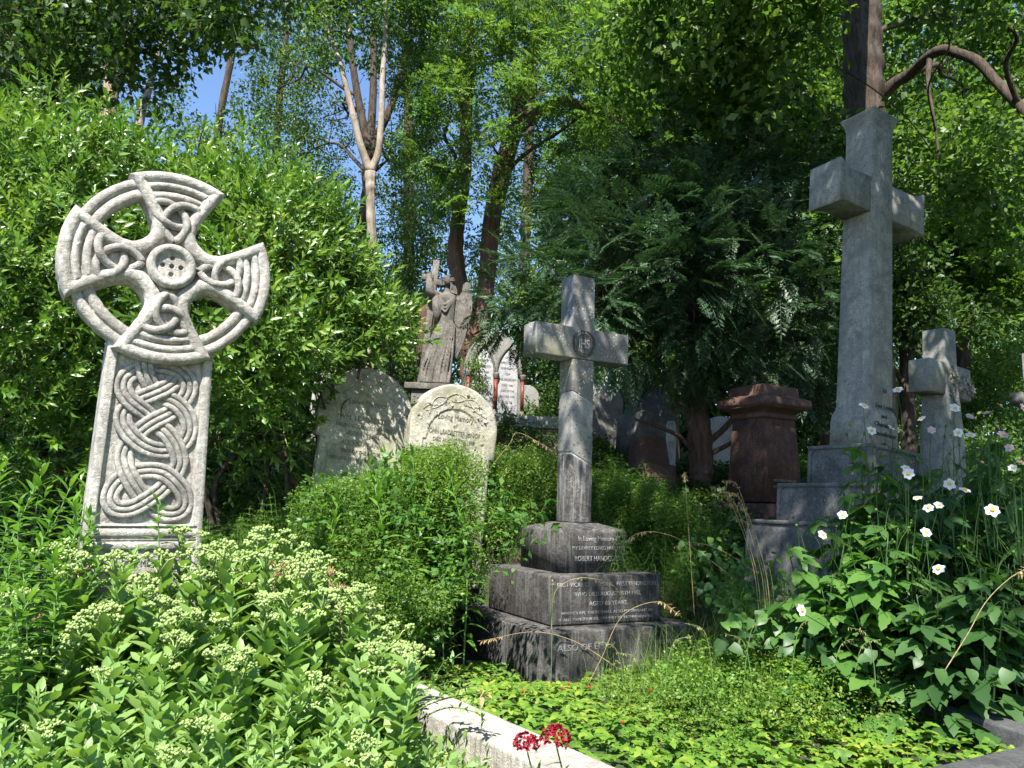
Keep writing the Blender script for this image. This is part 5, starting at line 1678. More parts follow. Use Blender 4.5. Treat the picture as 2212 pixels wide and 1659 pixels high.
HT = [horsetail_variant(300 + i, h) for i, h in enumerate((.55, .65, .75, .6))]
for a, b in HT: a.materials.append(L_STEM); b.materials.append(L_HORSE)
HTL = {'left': 'feathery horsetail in the sunny tangle right of the wheel cross', 'mid': 'feathery horsetail in shade behind the grey stepped cross', 'bank': 'feathery horsetail on the sunny weedy bank before the yellowed headstones', 'right': 'feathery horsetail standing before the panelled steps of the tall cross'}
def put_ht(px, py, Y, wh):
    t = P(px, py, Y); g = float(ground_z(t[0], Y)); i = r.integers(4); H = (.55, .65, .75, .6)[i]
    ro = thing('horsetail', HTL[wh], 'horsetail', (float(t[0]), Y, g), (r.uniform(-.22, .22), r.uniform(-.22, .22), r.uniform(0, 6)), {'left': 'horsetails right of the wheel cross', 'bank': 'horsetails before the yellowed headstones', 'mid': 'horsetails behind the stepped cross', 'right': 'horsetails before the tall cross'}[wh])
    sc = max(.5, min(1.5, (t[2] - g) / H)); ro.scale = (1.1, 1.1, sc)
    for nm, me in zip(('stem', 'whorled_frond'), HT[i]):
        o = bpy.data.objects.new(nm, me); COL.objects.link(o); o.parent = ro
for i in range(62): 
    px = r.uniform(455, 730); put_ht(px, np.interp(px, [450, 500, 620, 730], [1060, 1015, 1020, 1065]) + 190 * r.random() ** 1.6, r.uniform(4.7, 6.0), 'left')
for i in range(70):
    px = r.uniform(1270, 1520); put_ht(px, np.interp(px, [1270, 1340, 1420, 1520], [960, 950, 985, 1070]) + 190 * r.random() ** 1.3, r.uniform(6.3, 8.6), 'mid')
for i in range(46):
    px = r.uniform(700, 965); put_ht(px, np.interp(px, [700, 800, 900, 1200], [1075, 1020, 985, 975]) - 15 + 90 * r.random() ** 1.5, r.uniform(5.5, 6.5), 'bank')
for i in range(14):
    px = r.uniform(1060, 1210); put_ht(px, 960 + 100 * r.random(), r.uniform(7.4, 8.4), 'mid')
for px, py, Y in [(1690, 1170, 5.4), (1730, 1140, 5.5), (1665, 1200, 5.3), (1640, 1150, 5.5), (1745, 1190, 5.3), (1610, 1180, 5.4)]: put_ht(px, py, Y, 'right')


# ------------------------------------------------------------------ anemones
def anem_leaf():
    mb = MB()
    lb = [0, .35, .72, .62, .9, .7, .75, .45, .5, .2, 0]
    for a, s in ((0, 1), (.85, .8), (-.85, .8)):
        d = np.array([[math.sin(a), math.cos(a), -.05]])
        stamp(mb, leaf_big(1, .62, .12, .25, teeth=.12, lobes=lb, n=11), np.zeros((1, 3)), frames(d), s)
    return tpl_of(mb)


AL = anem_leaf()
def anem_plant(seed, H, n):
    r = np.random.default_rng(seed); fo = MB(); st = MB()
    for q in range(4):
        e = np.array([r.uniform(-.16, .16), r.uniform(-.16, .16), H * r.uniform(.7, 1)])
        p = catmull([(r.uniform(-.04, .04), r.uniform(-.04, .04), -.03), e * .5 + [0, 0, .03], e], 5); tube(st, p, np.linspace(.006, .003, len(p)), 5)
        m = n // 3; t = np.linspace(.15, .97, m)
        org = np.array([np.interp(t, np.linspace(0, 1, len(p)), p[:, i]) for i in range(3)]).T
        a = r.uniform(0, 2 * PI, m); el = r.uniform(-.15, .35, m)
        d = np.stack([np.cos(a) * np.cos(el), np.sin(a) * np.cos(el), np.sin(el)], 1)
        pet = np.interp(t, [0, 1], [.16, .05]) * r.uniform(.6, 1.2, m)
        tip = org + d * pet[:, None]
        for u, v in zip(org, tip): tube(st, [u, (u + v) / 2 + [0, 0, .015], v], [.002, .0018, .0015], 4, False)
        stamp(fo, AL, tip, frames(d + [0, 0, -.25], None, r.uniform(-.5, .5, m)), np.interp(t, [0, .5, 1], [.17, .165, .115]) * r.uniform(.8, 1.2, m))
    bm = bmesh.new(); bmesh.ops.create_icosphere(bm, subdivisions=1, radius=1); t0 = MB(); bm_to(t0, bm); ico = tpl_of(t0)
    bd = MB()
    for q in range(5):
        a = np.array([r.uniform(-.1, .1), r.uniform(-.1, .1), H * .82]); e = a + np.array([r.uniform(-.12, .12), r.uniform(-.12, .12), r.uniform(.1, .25)])
        tube(bd, catmull([a, (a + e) / 2 + [0, 0, .03], e], 4), .0014, 4, False); stamp(bd, ico, e[None], frames(np.array([[0, 0, 1.]])), .008)
    return st.mesh('stem'), fo.mesh('foliage'), bd.mesh('bud_spray')


AN = [anem_plant(400 + i, h, n) for i, (h, n) in enumerate(((.9, 36), (1.0, 40), (.8, 36), (1.1, 44)))]
for a, b, c in AN: a.materials.append(L_ANEM); b.materials.append(L_ANEM); c.materials.append(L_HORSE)
AN_SUNLIT = []
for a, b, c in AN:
    m_ = b.copy(); m_.materials.clear(); m_.materials.append(L_BIND); AN_SUNLIT.append(m_)  # lighter bindweed colour stands in for sunlight on these anemone leaves


def flower_mesh(seed):
    r = np.random.default_rng(seed); mb = MB(); n = 6; a = np.arange(n) * 2 * PI / n + r.uniform(-.1, .1, n)
    d = np.stack([np.cos(a), np.sin(a), np.full(n, .28)], 1)
    lf = leaf_big(1, .86, .10, .22, lobes=[.15, .55, .9, 1, .95, .7, .12], n=7)
    stamp(mb, lf, np.tile([0, 0, .002], (n, 1)) + d * .004, frames(d), r.uniform(.030, .037, n))
    c = MB(); bm = bmesh.new(); bmesh.ops.create_uvsphere(bm, u_segments=10, v_segments=8, radius=1); bm.transform(Matrix.Translation((0, 0, .010)) @ Matrix.Diagonal((.0115, .0115, .009, 1))); bm_to(c, bm)
    return mb.mesh('flower'), c.mesh('flower_centre')


FL = [flower_mesh(i) for i in range(3)]; FLP = [flower_mesh(i + 9) for i in range(2)]
for a, b in FL: a.materials.append(L_WHITE); b.materials.append(L_YELLOW)
for a, b in FLP: a.materials.append(L_PINK); b.materials.append(L_YELLOW)
anp = [(1820, 1060, 4.9), (1880, 1000, 5.0), (1760, 1150, 4.8), (1930, 960, 5.2), (1990, 1030, 5.0), (2040, 1000, 5.3), (2100, 960, 5.5), (2170, 950, 5.4), (2060, 1110, 4.7), (2140, 1080, 4.8), (2200, 1060, 5.0), (1950, 1130, 4.6), (1870, 1150, 4.5), (2010, 1210, 4.3), (2110, 1200, 4.3), (2200, 1200, 4.4), (1920, 1250, 4.8), (2060, 1280, 4.95), (2160, 1280, 5.0), (1830, 1240, 4.6), (2000, 1310, 4.85), (2230, 1010, 5.6), (2080, 1040, 5.2), (1900, 1090, 4.8), (1960, 960, 5.4), (2030, 940, 5.6), (2120, 920, 5.8), (2190, 930, 5.7), (1860, 960, 5.1), (2150, 1010, 5.2), (2010, 1060, 4.9), (2090, 1130, 4.7), (1960, 1080, 4.8), (2200, 1120, 4.7)]
AP = []
for i, (px, py, Y) in enumerate(anp):
    t = P(px, py, Y); g = float(ground_z(t[0], Y)); vi = i % 4; H = (.9, 1.0, .8, 1.1)[vi]
    ro = thing('anemone_plant', 'tall dark-leaved anemone plant in the clump at right', 'plant', (float(t[0]), Y, g), (0, 0, r.uniform(0, 6)), 'anemone plants before the tall cross')
    sc = (t[2] - g) / H; ro.scale = (max(.9, min(1.25, sc)),) * 2 + (sc,)
    for nm, me in zip(('stem', 'foliage', 'bud_spray'), AN[vi]):
        if px < 1890 and nm == 'foliage': me = AN_SUNLIT[vi]
        o = bpy.data.objects.new(nm, me); COL.objects.link(o); o.parent = ro
    AP.append((ro, np.array(ro.location)))
bpy.context.view_layer.update()
fl = [(1866, 878), (1882, 931), (1940, 843), (1925, 925), (1945, 932), (2143, 1103), (2000, 1151), (2028, 1231), (1776, 1156), (1820, 1113), (1982, 1077), (2006, 1098), (2028, 1092), (2050, 1046), (2084, 1060), (1957, 1013), (1963, 1024), (1730, 1318), (2097, 941), (2152, 922), (2166, 940), (2188, 1012), (2120, 1001), (2205, 1000), (2062, 882), (2132, 893), (2208, 880), (1992, 905), (2012, 930), (2180, 968), (2070, 935), (2095, 900), (2160, 878)]
for i, (px, py) in enumerate(fl):
    Y = np.interp(py, [840, 1320], [5.0, 4.0]) - (.25 if px < 1800 else 0); t = P(px, py, Y)
    ro, _ = min(AP, key=lambda q: (q[1][0] - t[0]) ** 2 + (q[1][1] - t[1]) ** 2)
    pk = py < 1010 and px > 1990 and i % 3 != 0
    me, c = (FLP[i % 2] if pk else FL[i % 3])
    f = bpy.data.objects.new('flower', me); COL.objects.link(f)
    f.parent = ro; s = r.uniform(.68, .98) * (1.45 if px > 2130 and py > 1090 else 1)
    Mw = Matrix.Translation(t) @ Euler((R(r.uniform(15, 80)), R(r.uniform(-45, 45)), R(r.uniform(-30, 30)))).to_matrix().to_4x4() @ Matrix.Scale(s, 4)
    f.matrix_parent_inverse = ro.matrix_world.inverted(); f.matrix_basis = Mw
    fc = bpy.data.objects.new('flower_centre', c); COL.objects.link(fc); fc.parent = f
    base = _ + np.array([0, 0, .25]); mb = MB()
    base = np.array(ro.location) + np.array([0, 0, max(.1, (t[2] - ro.location[2]) * .35)])
    pth = catmull([base, (base + t) / 2 + [.0, 0, .06], t - [0, -.006, .008]], 6); tube(mb, pth, np.linspace(.004, .0018, len(pth)), 5)
    so = obj('flower_stalk', mb, L_ANEM); so.parent = ro; so.matrix_parent_inverse = ro.matrix_world.inverted()


# ------------------------------------------------------------------ ground covers
def scatter(n, x0, x1, y0, y1, seed):
    q = np.random.default_rng(seed); x = q.uniform(x0, x1, n); y = q.uniform(y0, y1, n)
    k = ~blocked(x, y); return x[k], y[k], q


def project(x, y, z):
    d = np.stack([x, y, z - CAMZ], 1); c = d @ _F
    return CX + FPX * (d @ _X) / c, CY - FPX * (d @ _Y) / c


# strawberry carpet, lower right
tri = MB(); lfS = leaf_big(1, .78, .16, .22, teeth=.14, n=7)
for a in (0, 2.0, -2.0): stamp(tri, lfS, np.zeros((1, 3)), frames(np.array([[math.sin(a), math.cos(a), .12]])), 1.)
TRI = tpl_of(tri)
x, y, q = scatter(9000, -1.0, 3.9, 2.2, 5.9, 51)
k_ = (side_kerb(x, y) < -.01); x, y = x[k_], y[k_]
h = (.04 + .19 * q.random(len(x)) ** 1.5) * np.interp(y + .25 * np.abs(x - .3), [3.2, 4.6, 5.4], [1, .55, .25])
z = ground_z(x, y) + h
mb = MB(); d = np.stack([q.normal(size=len(x)), q.normal(size=len(x)), q.uniform(-.25, .2, len(x))], 1)
stamp(mb, TRI, np.stack([x, y, z], 1), frames(d, np.tile([0, -.25, 1.], (len(x), 1)) + .3 * rand_dirs(len(x), q)), q.uniform(.028, .048, len(x)))
ii = np.arange(len(x))[::2]
for i in ii[:1500]:
    mb.add(np.array([[x[i] - .0015, y[i], z[i]], [x[i] + .0015, y[i], z[i]], [x[i] + .0015, y[i] + .01, z[i] - h[i] - .02], [x[i] - .0015, y[i] + .01, z[i] - h[i] - .02]]), [np.array([(0, 1, 2, 3)])])
tag(obj('ground_cover', mb, L_STRAW), 'carpet of wild strawberry leaves spreading over the lower right ground', 'ground cover', kind='stuff')

# small-leaved undergrowth in the middle and under everything
SPW = spray_broad(30, .11, .026, .6, 21)
def mass(name, label, cat, mat, polys, n, Y0, Y1, hmax, tpl, scl, seed, x0=-3.4, x1=5.6, hpow=.8):
    x, y, q = scatter(n, x0, x1, Y0, Y1, seed)
    a_ = (x - .54) * math.cos(R(28)) + (y - 6.47) * math.sin(R(28)); b_ = -(x - .54) * math.sin(R(28)) + (y - 6.47) * math.cos(R(28))
    k = ~((a_ > -1.0) & (a_ < .75) & (b_ > -.95) & (b_ < .68)) | (hmax < .45); x, y = x[k], y[k]
    z0 = ground_z(x, y); z = z0 + hmax * q.random(len(x)) ** hpow * np.interp(np.sin(x * 3.3 + y) + np.sin(y * 4.1 - x * 2.7) + .6 * np.sin(x * 9.1 + y * 3) + .5 * np.sin(y * 11 - x * 5), [-2.6, 2.6], [.35, 1.15])
    px, py = project(x, y, z)
    py = py - 20 * np.sin(x * 11 + y * 5) * np.sin(x * 4.3 - y * 7) - q.normal(size=len(x)) * 11
    k = np.zeros(len(x), bool)
    for pl in polys: k |= inpoly(px, py, pl)
    x, y, z = x[k], y[k], z[k]
    mb = MB(); dirs = np.stack([q.normal(size=len(x)), q.normal(size=len(x)), np.abs(q.normal(size=len(x))) + .2], 1)
    stamp(mb, tpl, np.stack([x, y, z], 1), frames(dirs), q.uniform(*scl, len(x)))
    return tag(obj(name, mb, mat), label, cat, kind='stuff')


mass('undergrowth', 'tangled small-leaved weeds covering the bank in the centre', 'undergrowth', L_WEED,
     [[(690, 1075), (760, 1030), (900, 985), (1215, 975), (1220, 1130), (1150, 1150), (1070, 1180), (985, 1280), (940, 1330), (860, 1400), (700, 1270), (660, 1150)]],
     16000, 4.7, 6.4, .95, SPW, (.5, 1.2), 61, hpow=.85)
mass('undergrowth', 'low weeds under the horsetails right of the wheel cross', 'undergrowth', L_WEED,
     [[(440, 1060), (700, 1080), (800, 1250), (440, 1270)], [(1270, 1040), (1560, 1080), (1600, 1180), (1350, 1210), (1280, 1130)]], 13000, 4.5, 8.0, .42, SPW, (.7, 1.5), 64)
mass('undergrowth', 'tall sunlit weeds hiding the foot of the yellowed headstones', 'undergrowth', L_WEED,
     [[(870, 1015), (900, 985), (1000, 970), (1080, 985), (1215, 990), (1215, 1130), (1085, 1245), (860, 1240)], [(640, 1075), (760, 1050), (870, 1030), (870, 1150), (640, 1150)]], 30000, 5.6, 6.9, 2.9, SPW, (.4, 1.05), 66, -2.2, .6, hpow=1.0)
mass('undergrowth', 'sunlit weeds between the headstones and the grey stepped cross', 'undergrowth', L_WEED,
     [[(1040, 1000), (1130, 985), (1215, 990), (1290, 1010), (1420, 1060), (1500, 1110), (1300, 1150), (1040, 1140)]], 12000, 7.15, 8.4, .95, SPW, (.4, 1.1), 67, -.8, 2.2, hpow=.9)
mass('undergrowth', 'scattered broader leaves among the weeds on the bank', 'undergrowth', L_BIND,
     [[(640, 1070), (900, 985), (1215, 985), (1215, 1150), (985, 1290), (860, 1400), (640, 1200)]], 1500, 4.8, 6.9, 1.7, spray_broad(9, .12, .06, .5, 31), (.5, 1.2), 68, -2.2, .6)
mass('undergrowth', 'straggling mixed weeds between the blackened steps and the anemones', 'undergrowth', L_STRAW,
     [[(1500, 1380), (1560, 1310), (1760, 1290), (1900, 1400), (2010, 1490), (1700, 1530), (1400, 1490)]], 3000, 3.3, 5.4, .42, SPW, (.5, 1.2), 65)

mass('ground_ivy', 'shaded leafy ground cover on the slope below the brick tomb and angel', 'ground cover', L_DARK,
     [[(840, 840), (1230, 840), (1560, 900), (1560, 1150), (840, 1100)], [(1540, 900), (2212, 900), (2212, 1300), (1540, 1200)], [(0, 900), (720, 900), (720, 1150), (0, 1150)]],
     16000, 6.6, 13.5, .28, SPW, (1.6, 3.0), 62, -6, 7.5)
ALL = [(-9000, -9000), (9000, -9000), (9000, 9000), (-9000, 9000)]
mass('undergrowth', 'rough weeds on the open ground beyond the right edge', 'undergrowth', L_WEED, [ALL], 7000, 3.0, 15, .40, SPW, (1.2, 2.6), 91, 4.2, 11)
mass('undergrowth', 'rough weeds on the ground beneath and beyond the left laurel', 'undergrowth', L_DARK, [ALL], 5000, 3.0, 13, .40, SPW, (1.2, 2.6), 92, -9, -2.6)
# heart-leaved bindweed round the plinth
hb = MB(); stamp(hb, leaf_big(1, .82, .14, .2, lobes=[.35, .95, 1, .85, .6, .3, 0], n=8, heart=.14), np.zeros((1, 3)), np.eye(3)[None], 1.); HEART = tpl_of(hb)
def hearts(polys, n, Y0, Y1, hmax, seed, name, label, sc=(.045, .085), mat=None):
    x, y, q = scatter(n, -1.6, 4.8, Y0, Y1, seed); z = ground_z(x, y) + hmax * q.random(len(x)) ** .8
    px, py = project(x, y, z); k = np.zeros(len(x), bool)
    for pl in polys: k |= inpoly(px, py, pl)
    x, y, z = x[k], y[k], z[k]; m = len(x); mb = MB()
    d = np.stack([q.normal(size=m) * .7, -np.abs(q.normal(size=m)) * .6, -np.abs(q.normal(size=m)) * .7], 1)
    stamp(mb, HEART, np.stack([x, y, z], 1), frames(d, np.tile([0, -.55, .85], (m, 1)) + .35 * rand_dirs(m, q)), q.uniform(*sc, m))
    return tag(obj(name, mb, mat or L_BIND), label, 'bindweed', kind='stuff')
hearts([[(820, 1180), (1120, 1150), (1040, 1240), (970, 1300), (945, 1440), (860, 1430), (800, 1300)]], 2600, 5.0, 6.6, .62, 71, 'bindweed', 'heart-leaved bindweed mound left of the blackened steps')
hearts([[(1340, 1100), (1580, 1140), (1760, 1220), (1780, 1330), (1640, 1400), (1560, 1340), (1500, 1270), (1450, 1230), (1350, 1210)]], 5200, 4.6, 6.9, .62, 72, 'bindweed', 'heart-leaved bindweed between the blackened steps and the anemones')
hearts([[(1560, 1180), (2212, 1150), (2212, 1470), (1560, 1400)]], 1900, 3.7, 5.2, .5, 73, 'bindweed', 'large-leaved ground cover beneath the anemones', (.06, .11), L_ANEM)

# leafy under-storey in the front bed
mass('undergrowth', 'low leafy weeds filling the front bed between the stonecrop stems', 'undergrowth', L_SEDUM,
     [[(-40, 1100), (880, 1180), (1100, 1700), (-40, 1700)]], 3600, 2.2, 4.4, .22, spray_broad(16, .10, .042, .5, 25), (.7, 1.3), 63, -2.8, .2)


# grass blades
def blades(n, x0, x1, y0, y1, Hm, seed, label, polys=None, w=.0022, mat=None):
    x, y, q = scatter(n, x0, x1, y0, y1, seed); z = ground_z(x, y) - .02
    if polys:
        px, py = project(x, y, z + .1); k = np.zeros(len(x), bool)
        for pl in polys: k |= inpoly(px, py, pl)
        x, y, z = x[k], y[k], z[k]
    m = len(x); a = q.uniform(0, 2 * PI, m); H = Hm * q.uniform(.45, 1.15, m); bend = q.uniform(.15, .75, m) * H
    o = np.stack([x, y, z], 1); dx = np.stack([np.cos(a), np.sin(a), np.zeros(m)], 1); sx = np.stack([-np.sin(a), np.cos(a), np.zeros(m)], 1)
    rows = []
    for t in (0, .35, .7, 1.):
        c = o + dx * (bend * t ** 2)[:, None] + np.array([0, 0, 1.]) * (H * (t - .25 * t ** 3))[:, None]
        rows += [c - sx * w * (1 - .85 * t), c + sx * w * (1 - .85 * t)]
    V = np.stack(rows, 1).reshape(-1, 3); b = (np.arange(m) * 8)[:, None]
    F = np.concatenate([b + np.array([[0, 1, 3, 2]]), b + np.array([[2, 3, 5, 4]]), b + np.array([[4, 5, 7, 6]])])
    mb = MB(); mb.add(V, [F])
    return tag(obj('grass', mb, mat or L_GRASS), label, 'grass', kind='stuff')


blades(5200, -2.6, .1, 2.1, 4.4, .34, 81, 'thin bright grass growing through the front bed', [[(-60, 1050), (900, 1180), (1100, 1750), (-60, 1750)]])
blades(5600, -.4, 4.0, 3.0, 6.4, .55, 82, 'long thin grass in the shade around the blackened steps', [[(1420, 1250), (2212, 1200), (2212, 1560), (1250, 1480), (1400, 1440)]])
blades(6500, -2.4, 3.0, 4.9, 8.5, .55, 83, 'fine grass among the weeds on the central bank', [[(430, 900), (2212, 900), (2212, 1170), (1340, 1180), (1340, 1130), (1090, 1130), (950, 1290), (880, 1400), (430, 1400)]])
blades(800, -1.8, -.75, 5.5, 6.8, 1.4, 84, 'tall wispy grass standing above the weeds on the bank', w=.0016)


blades(500, .1, 1.9, 4.5, 5.4, .42, 85, 'loose grass leaning over the lowest blackened step', [[(1260, 1440), (1540, 1420), (1560, 1500), (1250, 1520)]])
for px, py, Y in [(1500, 1150, 7.0), (1530, 1140, 7.0), (1590, 1190, 5.6), (1480, 1160, 7.1), (1620, 1215, 5.4), (1600, 1210, 5.5), (1470, 1150, 7.2), (1515, 1120, 7.2), (1580, 1150, 5.8), (1625, 1230, 5.2)]: put_ht(px, py, Y, 'right')


mass('undergrowth', 'patchy taller weeds rising through the strawberry leaves at lower right', 'undergrowth', L_WEED, [[(1290, 1470), (1500, 1370), (1900, 1400), (2010, 1500), (1900, 1560), (1500, 1560), (1330, 1520)]], 4200, 2.9, 5.0, .55, SPW, (.4, 1.0), 69, hpow=1.3)
blades(1700, .3, 3.4, 3.2, 5.2, .66, 86, 'tall loose grass tangled above the strawberry leaves', [[(1330, 1420), (1560, 1330), (1900, 1400), (2050, 1520), (1500, 1560), (1330, 1520)]], w=.0018)



# arching grass stalks with seed heads
def stalk(pts, Y, label, head=9, dry=True):
    w = [P(a, b, Y + dy) for a, b, dy in pts]
    g = float(ground_z(w[0][0], w[0][1]))
    ro = thing('grass_stalk', label, 'grass stalk', (float(w[0][0]), float(w[0][1]), min(g, float(w[0][2]))), group='thin grass stalks at lower right' if label.startswith('thin seeding') else 'seeding grass stalks')
    off = np.array(ro.location); p = catmull(w, 8) - off
    mb = MB(); tube(mb, p, np.linspace(.0028, .0012, len(p)), 5); obj('stem', mb, L_STRAWDRY if dry else L_STEM, ro)
    hd = MB(); q = np.random.default_rng(int(abs(pts[0][0])))
    m = 46 if dry else 26; t = np.interp(q.random(m), [0, 1], [1 - head / 20, 1]); o = np.array([np.interp(t, np.linspace(0, 1, len(p)), p[:, i]) for i in range(3)]).T
    d = rand_dirs(m, q) + [0, 0, -.7]
    stamp(hd, leaf4(1, .22, .1, .1), o, frames(d), q.uniform(.018, .04, m) * (1 if dry else .55)); obj('seed_head', hd, L_STRAWDRY, ro)


stalk([(1190, 1370, 0), (1196, 1290, 0), (1215, 1262, 0), (1260, 1248, 0), (1320, 1262, 0), (1350, 1300, 0)], 5.3, 'arching seeding grass stalk across the middle step lettering')
stalk([(1600, 1260, 0), (1480, 1172, 0), (1420, 1150, 0), (1380, 1152, 0), (1350, 1172, 0)], 5.6, 'pale grass stalk arching left to touch the top step')
stalk([(1640, 1240, 0), (1560, 1190, 0), (1500, 1172, 0), (1455, 1182, 0)], 5.7, 'drooping grass stalk right of the top step')
stalk([(1500, 1330, 0), (1490, 1180, 0), (1482, 1060, 0), (1478, 1020, 0)], 5.4, 'upright pale grass stalk right of the steps', 4)
for i, (a, b, c_) in enumerate([(1590, 1075, 1640), (1600, 1100, 1650), (1575, 1080, 1630), (1560, 1065, 1625), (1610, 1130, 1660), (1585, 1050, 1645)]):
    stalk([(c_ + 15, 1330, 0), (c_ + 5, 1240, 0), (c_ - 20, 1150, 0), (a + 8, b, 0), (a - 25, b - 12, 0)], 5.0 + .05 * i, ['tallest of the pale grass tuft before the red pedestal', 'second stalk of the pale grass tuft before the red pedestal', 'nodding stalk of the grass tuft left of the tall cross steps', 'leftmost stalk of the grass tuft left of the tall cross steps', 'shortest stalk of the grass tuft left of the tall cross steps', 'thin upright stalk of the grass tuft left of the tall cross steps'][i], 7)
stalk([(2040, 1450, 0), (2090, 1370, 0), (2130, 1300, 0), (2180, 1250, 0), (2225, 1225, 0)], 3.7, 'bare knobbly bramble-like stalk slanting at the right edge', 3)
stalk([(1270, 1480, 0), (1300, 1420, 0), (1345, 1330, 0), (1420, 1300, 0), (1470, 1330, 0)], 4.9, 'tangled stalk crossing the lowest blackened step', 5)
stalk([(1330, 1440, 0), (1240, 1385, 0), (1150, 1365, 0), (1040, 1385, 0)], 5.2, 'thin stalk lying across the lowest step to the left', 3)
stalk([(1190, 1480, 0), (1192, 1380, 0), (1193, 1290, 0), (1194, 1250, 0)], 5.1, 'single upright stem at the front corner of the steps', 2, False)
stalk([(1190, 970, 0), (1120, 935, 0), (1100, 960, 0), (1060, 1010, 0), (1030, 1060, 0)][::-1], 6.6, 'looping dry stalk left of the cross shaft', 3)


for i_ in range(12):
    px = 1330 + 52 * i_ + r.uniform(-18, 18); b_ = 1500 + r.uniform(-30, 30); h_ = r.uniform(90, 190); s_ = r.choice([-1, 1])
    stalk([(px, b_, 0), (px + 6 * s_, b_ - h_ * .5, 0), (px + 22 * s_, b_ - h_ * .9, 0), (px + 60 * s_, b_ - h_, 0)], r.uniform(3.6, 4.6), 'thin seeding grass stalk rising from the weeds at lower right', 8, False)


# spurge and dead leaf sprawling over the kerb; sweet williams
def sprawl():
    t = P(900, 1500, 3.6)
    ro = thing('spurge_plant', 'pale yellow-green spurge sprawling over the kerb end', 'plant', (float(t[0]), float(t[1]), float(ground_z(t[0], t[1]))))
    off = np.array(ro.location); st, fo = MB(), MB(); q = np.random.default_rng(6)
    for pth in ([(870, 1560), (900, 1500), (950, 1480), (1010, 1462)], [(860, 1560), (930, 1520), (1010, 1500), (1060, 1510)], [(880, 1560), (930, 1480), (960, 1430), (985, 1420)], [(850, 1560), (870, 1480), (895, 1420), (890, 1390)], [(860, 1580), (960, 1530), (1030, 1540), (1045, 1560)], [(800, 1500), (880, 1530), (980, 1490), (1040, 1480)]):
        p = catmull([P(a, b, 3.55 - .05 * i) for i, (a, b) in enumerate(pth)], 7) - off
        tube(st, p, np.linspace(.004, .002, len(p)), 5)
        m = 26; tt = q.uniform(.25, 1, m); o = np.array([np.interp(tt, np.linspace(0, 1, len(p)), p[:, i]) for i in range(3)]).T
        stamp(fo, leaf_big(1, .38, .12, .2, n=6), o, frames(rand_dirs(m, q) + [0, -.2, .35]), q.uniform(.02, .042, m))
    obj('stem', st, L_STEM, ro); obj('foliage', fo, L_SEDUM, ro)
    p = P(1045, 1500, 3.35); mb = MB(); q = np.random.default_rng(8)
    stamp(mb, leaf_big(1, .5, .3, .5, n=6), np.tile([0, 0, 0], (7, 1)) + q.normal(size=(7, 3)) * .012, frames(rand_dirs(7, q)), q.uniform(.03, .06, 7))
    o = obj('dead_leaf', mb, L_STRAWDRY); o.location = p
    tag(o, 'curled pale brown dead leaf caught above the kerb', 'leaf')


sprawl()


def william(px, py, Y, label, s):
    t = P(px, py, Y); g = float(ground_z(t[0], Y))
    ro = thing('sweet_william', label, 'flower', (float(t[0]), Y, g)); q = np.random.default_rng(int(px))
    H = t[2] - g; mb = MB(); tube(mb, catmull([(0.10, .06, 0), (.05, .03, H * .6), (0, 0, H - .02)], 6), .003, 6)
    stamp(mb, leaf_big(1, .2, .1, .3, n=6), np.tile([.03, .02, H * .7], (6, 1)) + q.normal(size=(6, 3)) * [.01, .01, .05], frames(rand_dirs(6, q) + [0, 0, .3]), q.uniform(.05, .08, 6))
    obj('stem', mb, L_HERB, ro)
    hd = MB(); m = 85; d = rand_dirs(m, q); d[:, 2] = np.abs(d[:, 2]) * 1.1 - .25
    c = np.array([0, 0, H - .01]) + d * np.array([.046, .04, .042]) * s
    for a in range(4):
        dd = d + .9 * rand_dirs(m, q); stamp(hd, leaf4(1, .8, .25, .2), c, frames(dd, d), q.uniform(.010, .017, m) * s)
    h = obj('flower_head', hd, L_CRIM, ro)


william(1200, 1588, 2.75, 'crimson sweet william flower head, higher of the two by the kerb', 1.0)
william(1137, 1600, 2.7, 'crimson sweet william flower head, lower left of the two by the kerb', .85)

# a few wild strawberries
for i, (px, py) in enumerate([(1228, 1477), (1215, 1487), (1271, 1484), (1404, 1491), (1130, 1493), (1345, 1560)]):
    p = Pz(px, py, .30); bm = bmesh.new(); bmesh.ops.create_uvsphere(bm, u_segments=10, v_segments=8, radius=.0085)
    for v in bm.verts: v.co.z *= 1.25; v.co.x *= 1 - .25 * (v.co.z < 0)
    mb = MB(); bm_to(mb, bm); o = obj('wild_strawberry', mb, L_BERRY); o.location = p
    tag(o, 'tiny red wild strawberry among the leaves below the steps', 'berry', 'wild strawberries')


# ------------------------------------------------------------------ ground
n1, n2 = 260, 260
gx = np.concatenate([np.linspace(-60, -8, 30)[:-1], np.linspace(-8, 10, 200), np.linspace(10, 60, 32)[1:]])
gy = np.concatenate([np.linspace(-20, 1.5, 20)[:-1], np.linspace(1.5, 16, 180), np.linspace(16, 90, 40)[1:]])
GX, GY = np.meshgrid(gx, gy, indexing='ij'); GZ = ground_z(GX, GY)
idx = np.arange(GX.size).reshape(GX.shape)
mb = MB(); mb.add(np.stack([GX, GY, GZ], -1).reshape(-1, 3), [np.stack([idx[:-1, :-1], idx[1:, :-1], idx[1:, 1:], idx[:-1, 1:]], -1).reshape(-1, 4)])
m, nt, out = new_mat('leaf_litter_soil')
co = coords(nt); a = noise(nt, co, 1.4, 5); b = noise(nt, co, 22, 6, .75)
c1 = ramp(nt, [(.35, (.02, .014, .009)), (.55, (.042, .03, .019)), (.72, (.10, .072, .042))], b)
c2 = ramp(nt, [(.35, (.025, .045, .012)), (.65, (.06, .10, .025))], b)
p = N(nt, 'ShaderNodeBsdfPrincipled'); p.inputs['Roughness'].default_value = .95
nt.links.new(mixc(nt, ramp(nt, [(.42, (0, 0, 0)), (.6, (1, 1, 1))], a), c1, c2), p.inputs['Base Color'])
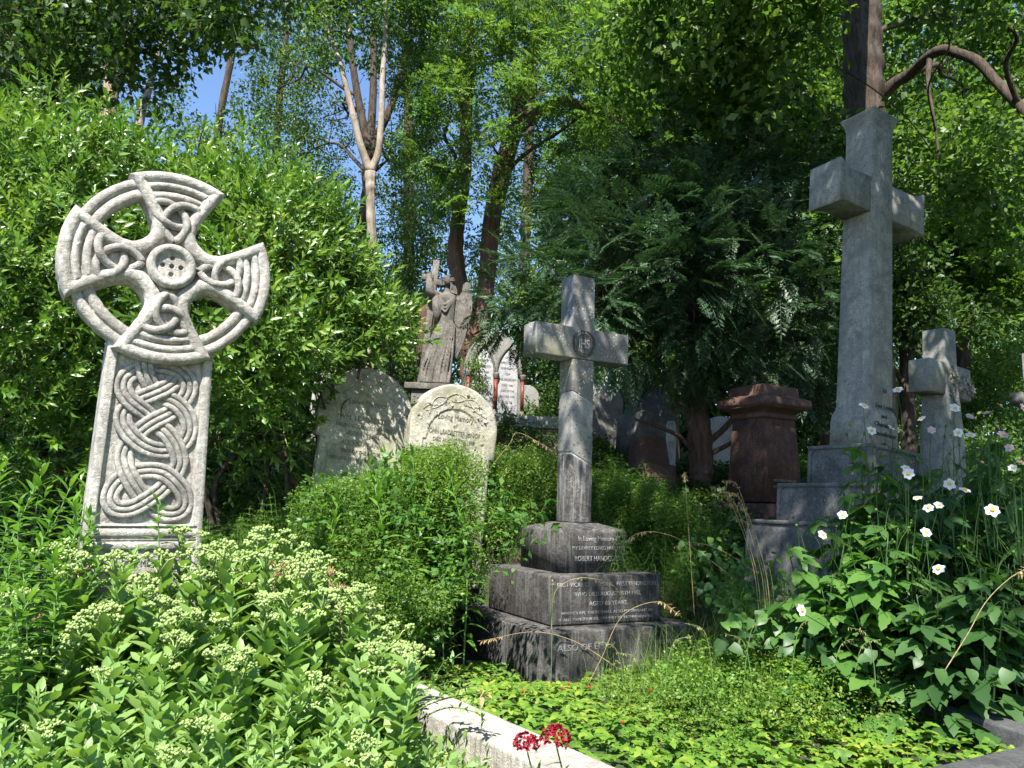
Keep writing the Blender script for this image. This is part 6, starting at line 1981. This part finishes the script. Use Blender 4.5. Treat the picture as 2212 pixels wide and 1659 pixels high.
bp = N(nt, 'ShaderNodeBump'); bp.inputs['Strength'].default_value = .8; bp.inputs['Distance'].default_value = .04
nt.links.new(b, bp.inputs['Height']); nt.links.new(bp.outputs[0], p.inputs['Normal']); nt.links.new(p.outputs[0], out.inputs[0])
tag(obj('ground', mb, m), kind='structure')

# ================================================================== light, sky, camera
SUN = np.array([-.10, -.56, .82]); SUN /= np.linalg.norm(SUN)
sl = bpy.data.lights.new('sun', 'SUN'); sl.energy = 5.0; sl.angle = R(.5); sl.color = (1, .955, .88)
so = bpy.data.objects.new('sun', sl); COL.objects.link(so)
so.rotation_euler = Vector(SUN).to_track_quat('Z', 'Y').to_euler()
w = bpy.data.worlds.new('World'); SC.world = w; w.use_nodes = True
nt = w.node_tree; nt.nodes.clear()
sky = nt.nodes.new('ShaderNodeTexSky'); sky.sky_type = 'NISHITA'; sky.sun_disc = False
sky.sun_elevation = math.asin(SUN[2]); sky.sun_rotation = math.atan2(SUN[0], SUN[1])
sky.air_density = 1.0; sky.dust_density = .1; sky.ozone_density = 5.0
bg = nt.nodes.new('ShaderNodeBackground'); bg.inputs['Strength'].default_value = .10
wo = nt.nodes.new('ShaderNodeOutputWorld'); nt.links.new(sky.outputs[0], bg.inputs[0]); nt.links.new(bg.outputs[0], wo.inputs[0])

cd = bpy.data.cameras.new('camera'); cd.sensor_width = 36; cd.lens = FPX / 2212 * 36; cd.clip_end = 400; cd.clip_start = .05
cam = bpy.data.objects.new('camera', cd); COL.objects.link(cam)
Mc = Matrix(((_X[0], _Y[0], -_F[0], 0), (_X[1], _Y[1], -_F[1], 0), (_X[2], _Y[2], -_F[2], CAMZ), (0, 0, 0, 1)))
cam.matrix_world = Mc
SC.camera = cam
SC.view_settings.view_transform = 'Standard'; SC.view_settings.look = 'None'; SC.view_settings.gamma = 1
SC.view_settings.exposure = 1.5
SC.cycles.max_bounces = 7; SC.cycles.diffuse_bounces = 4; SC.cycles.transmission_bounces = 4; SC.cycles.transparent_max_bounces = 4
SC.cycles.use_denoising = True
SC.cycles.sample_clamp_indirect = 6
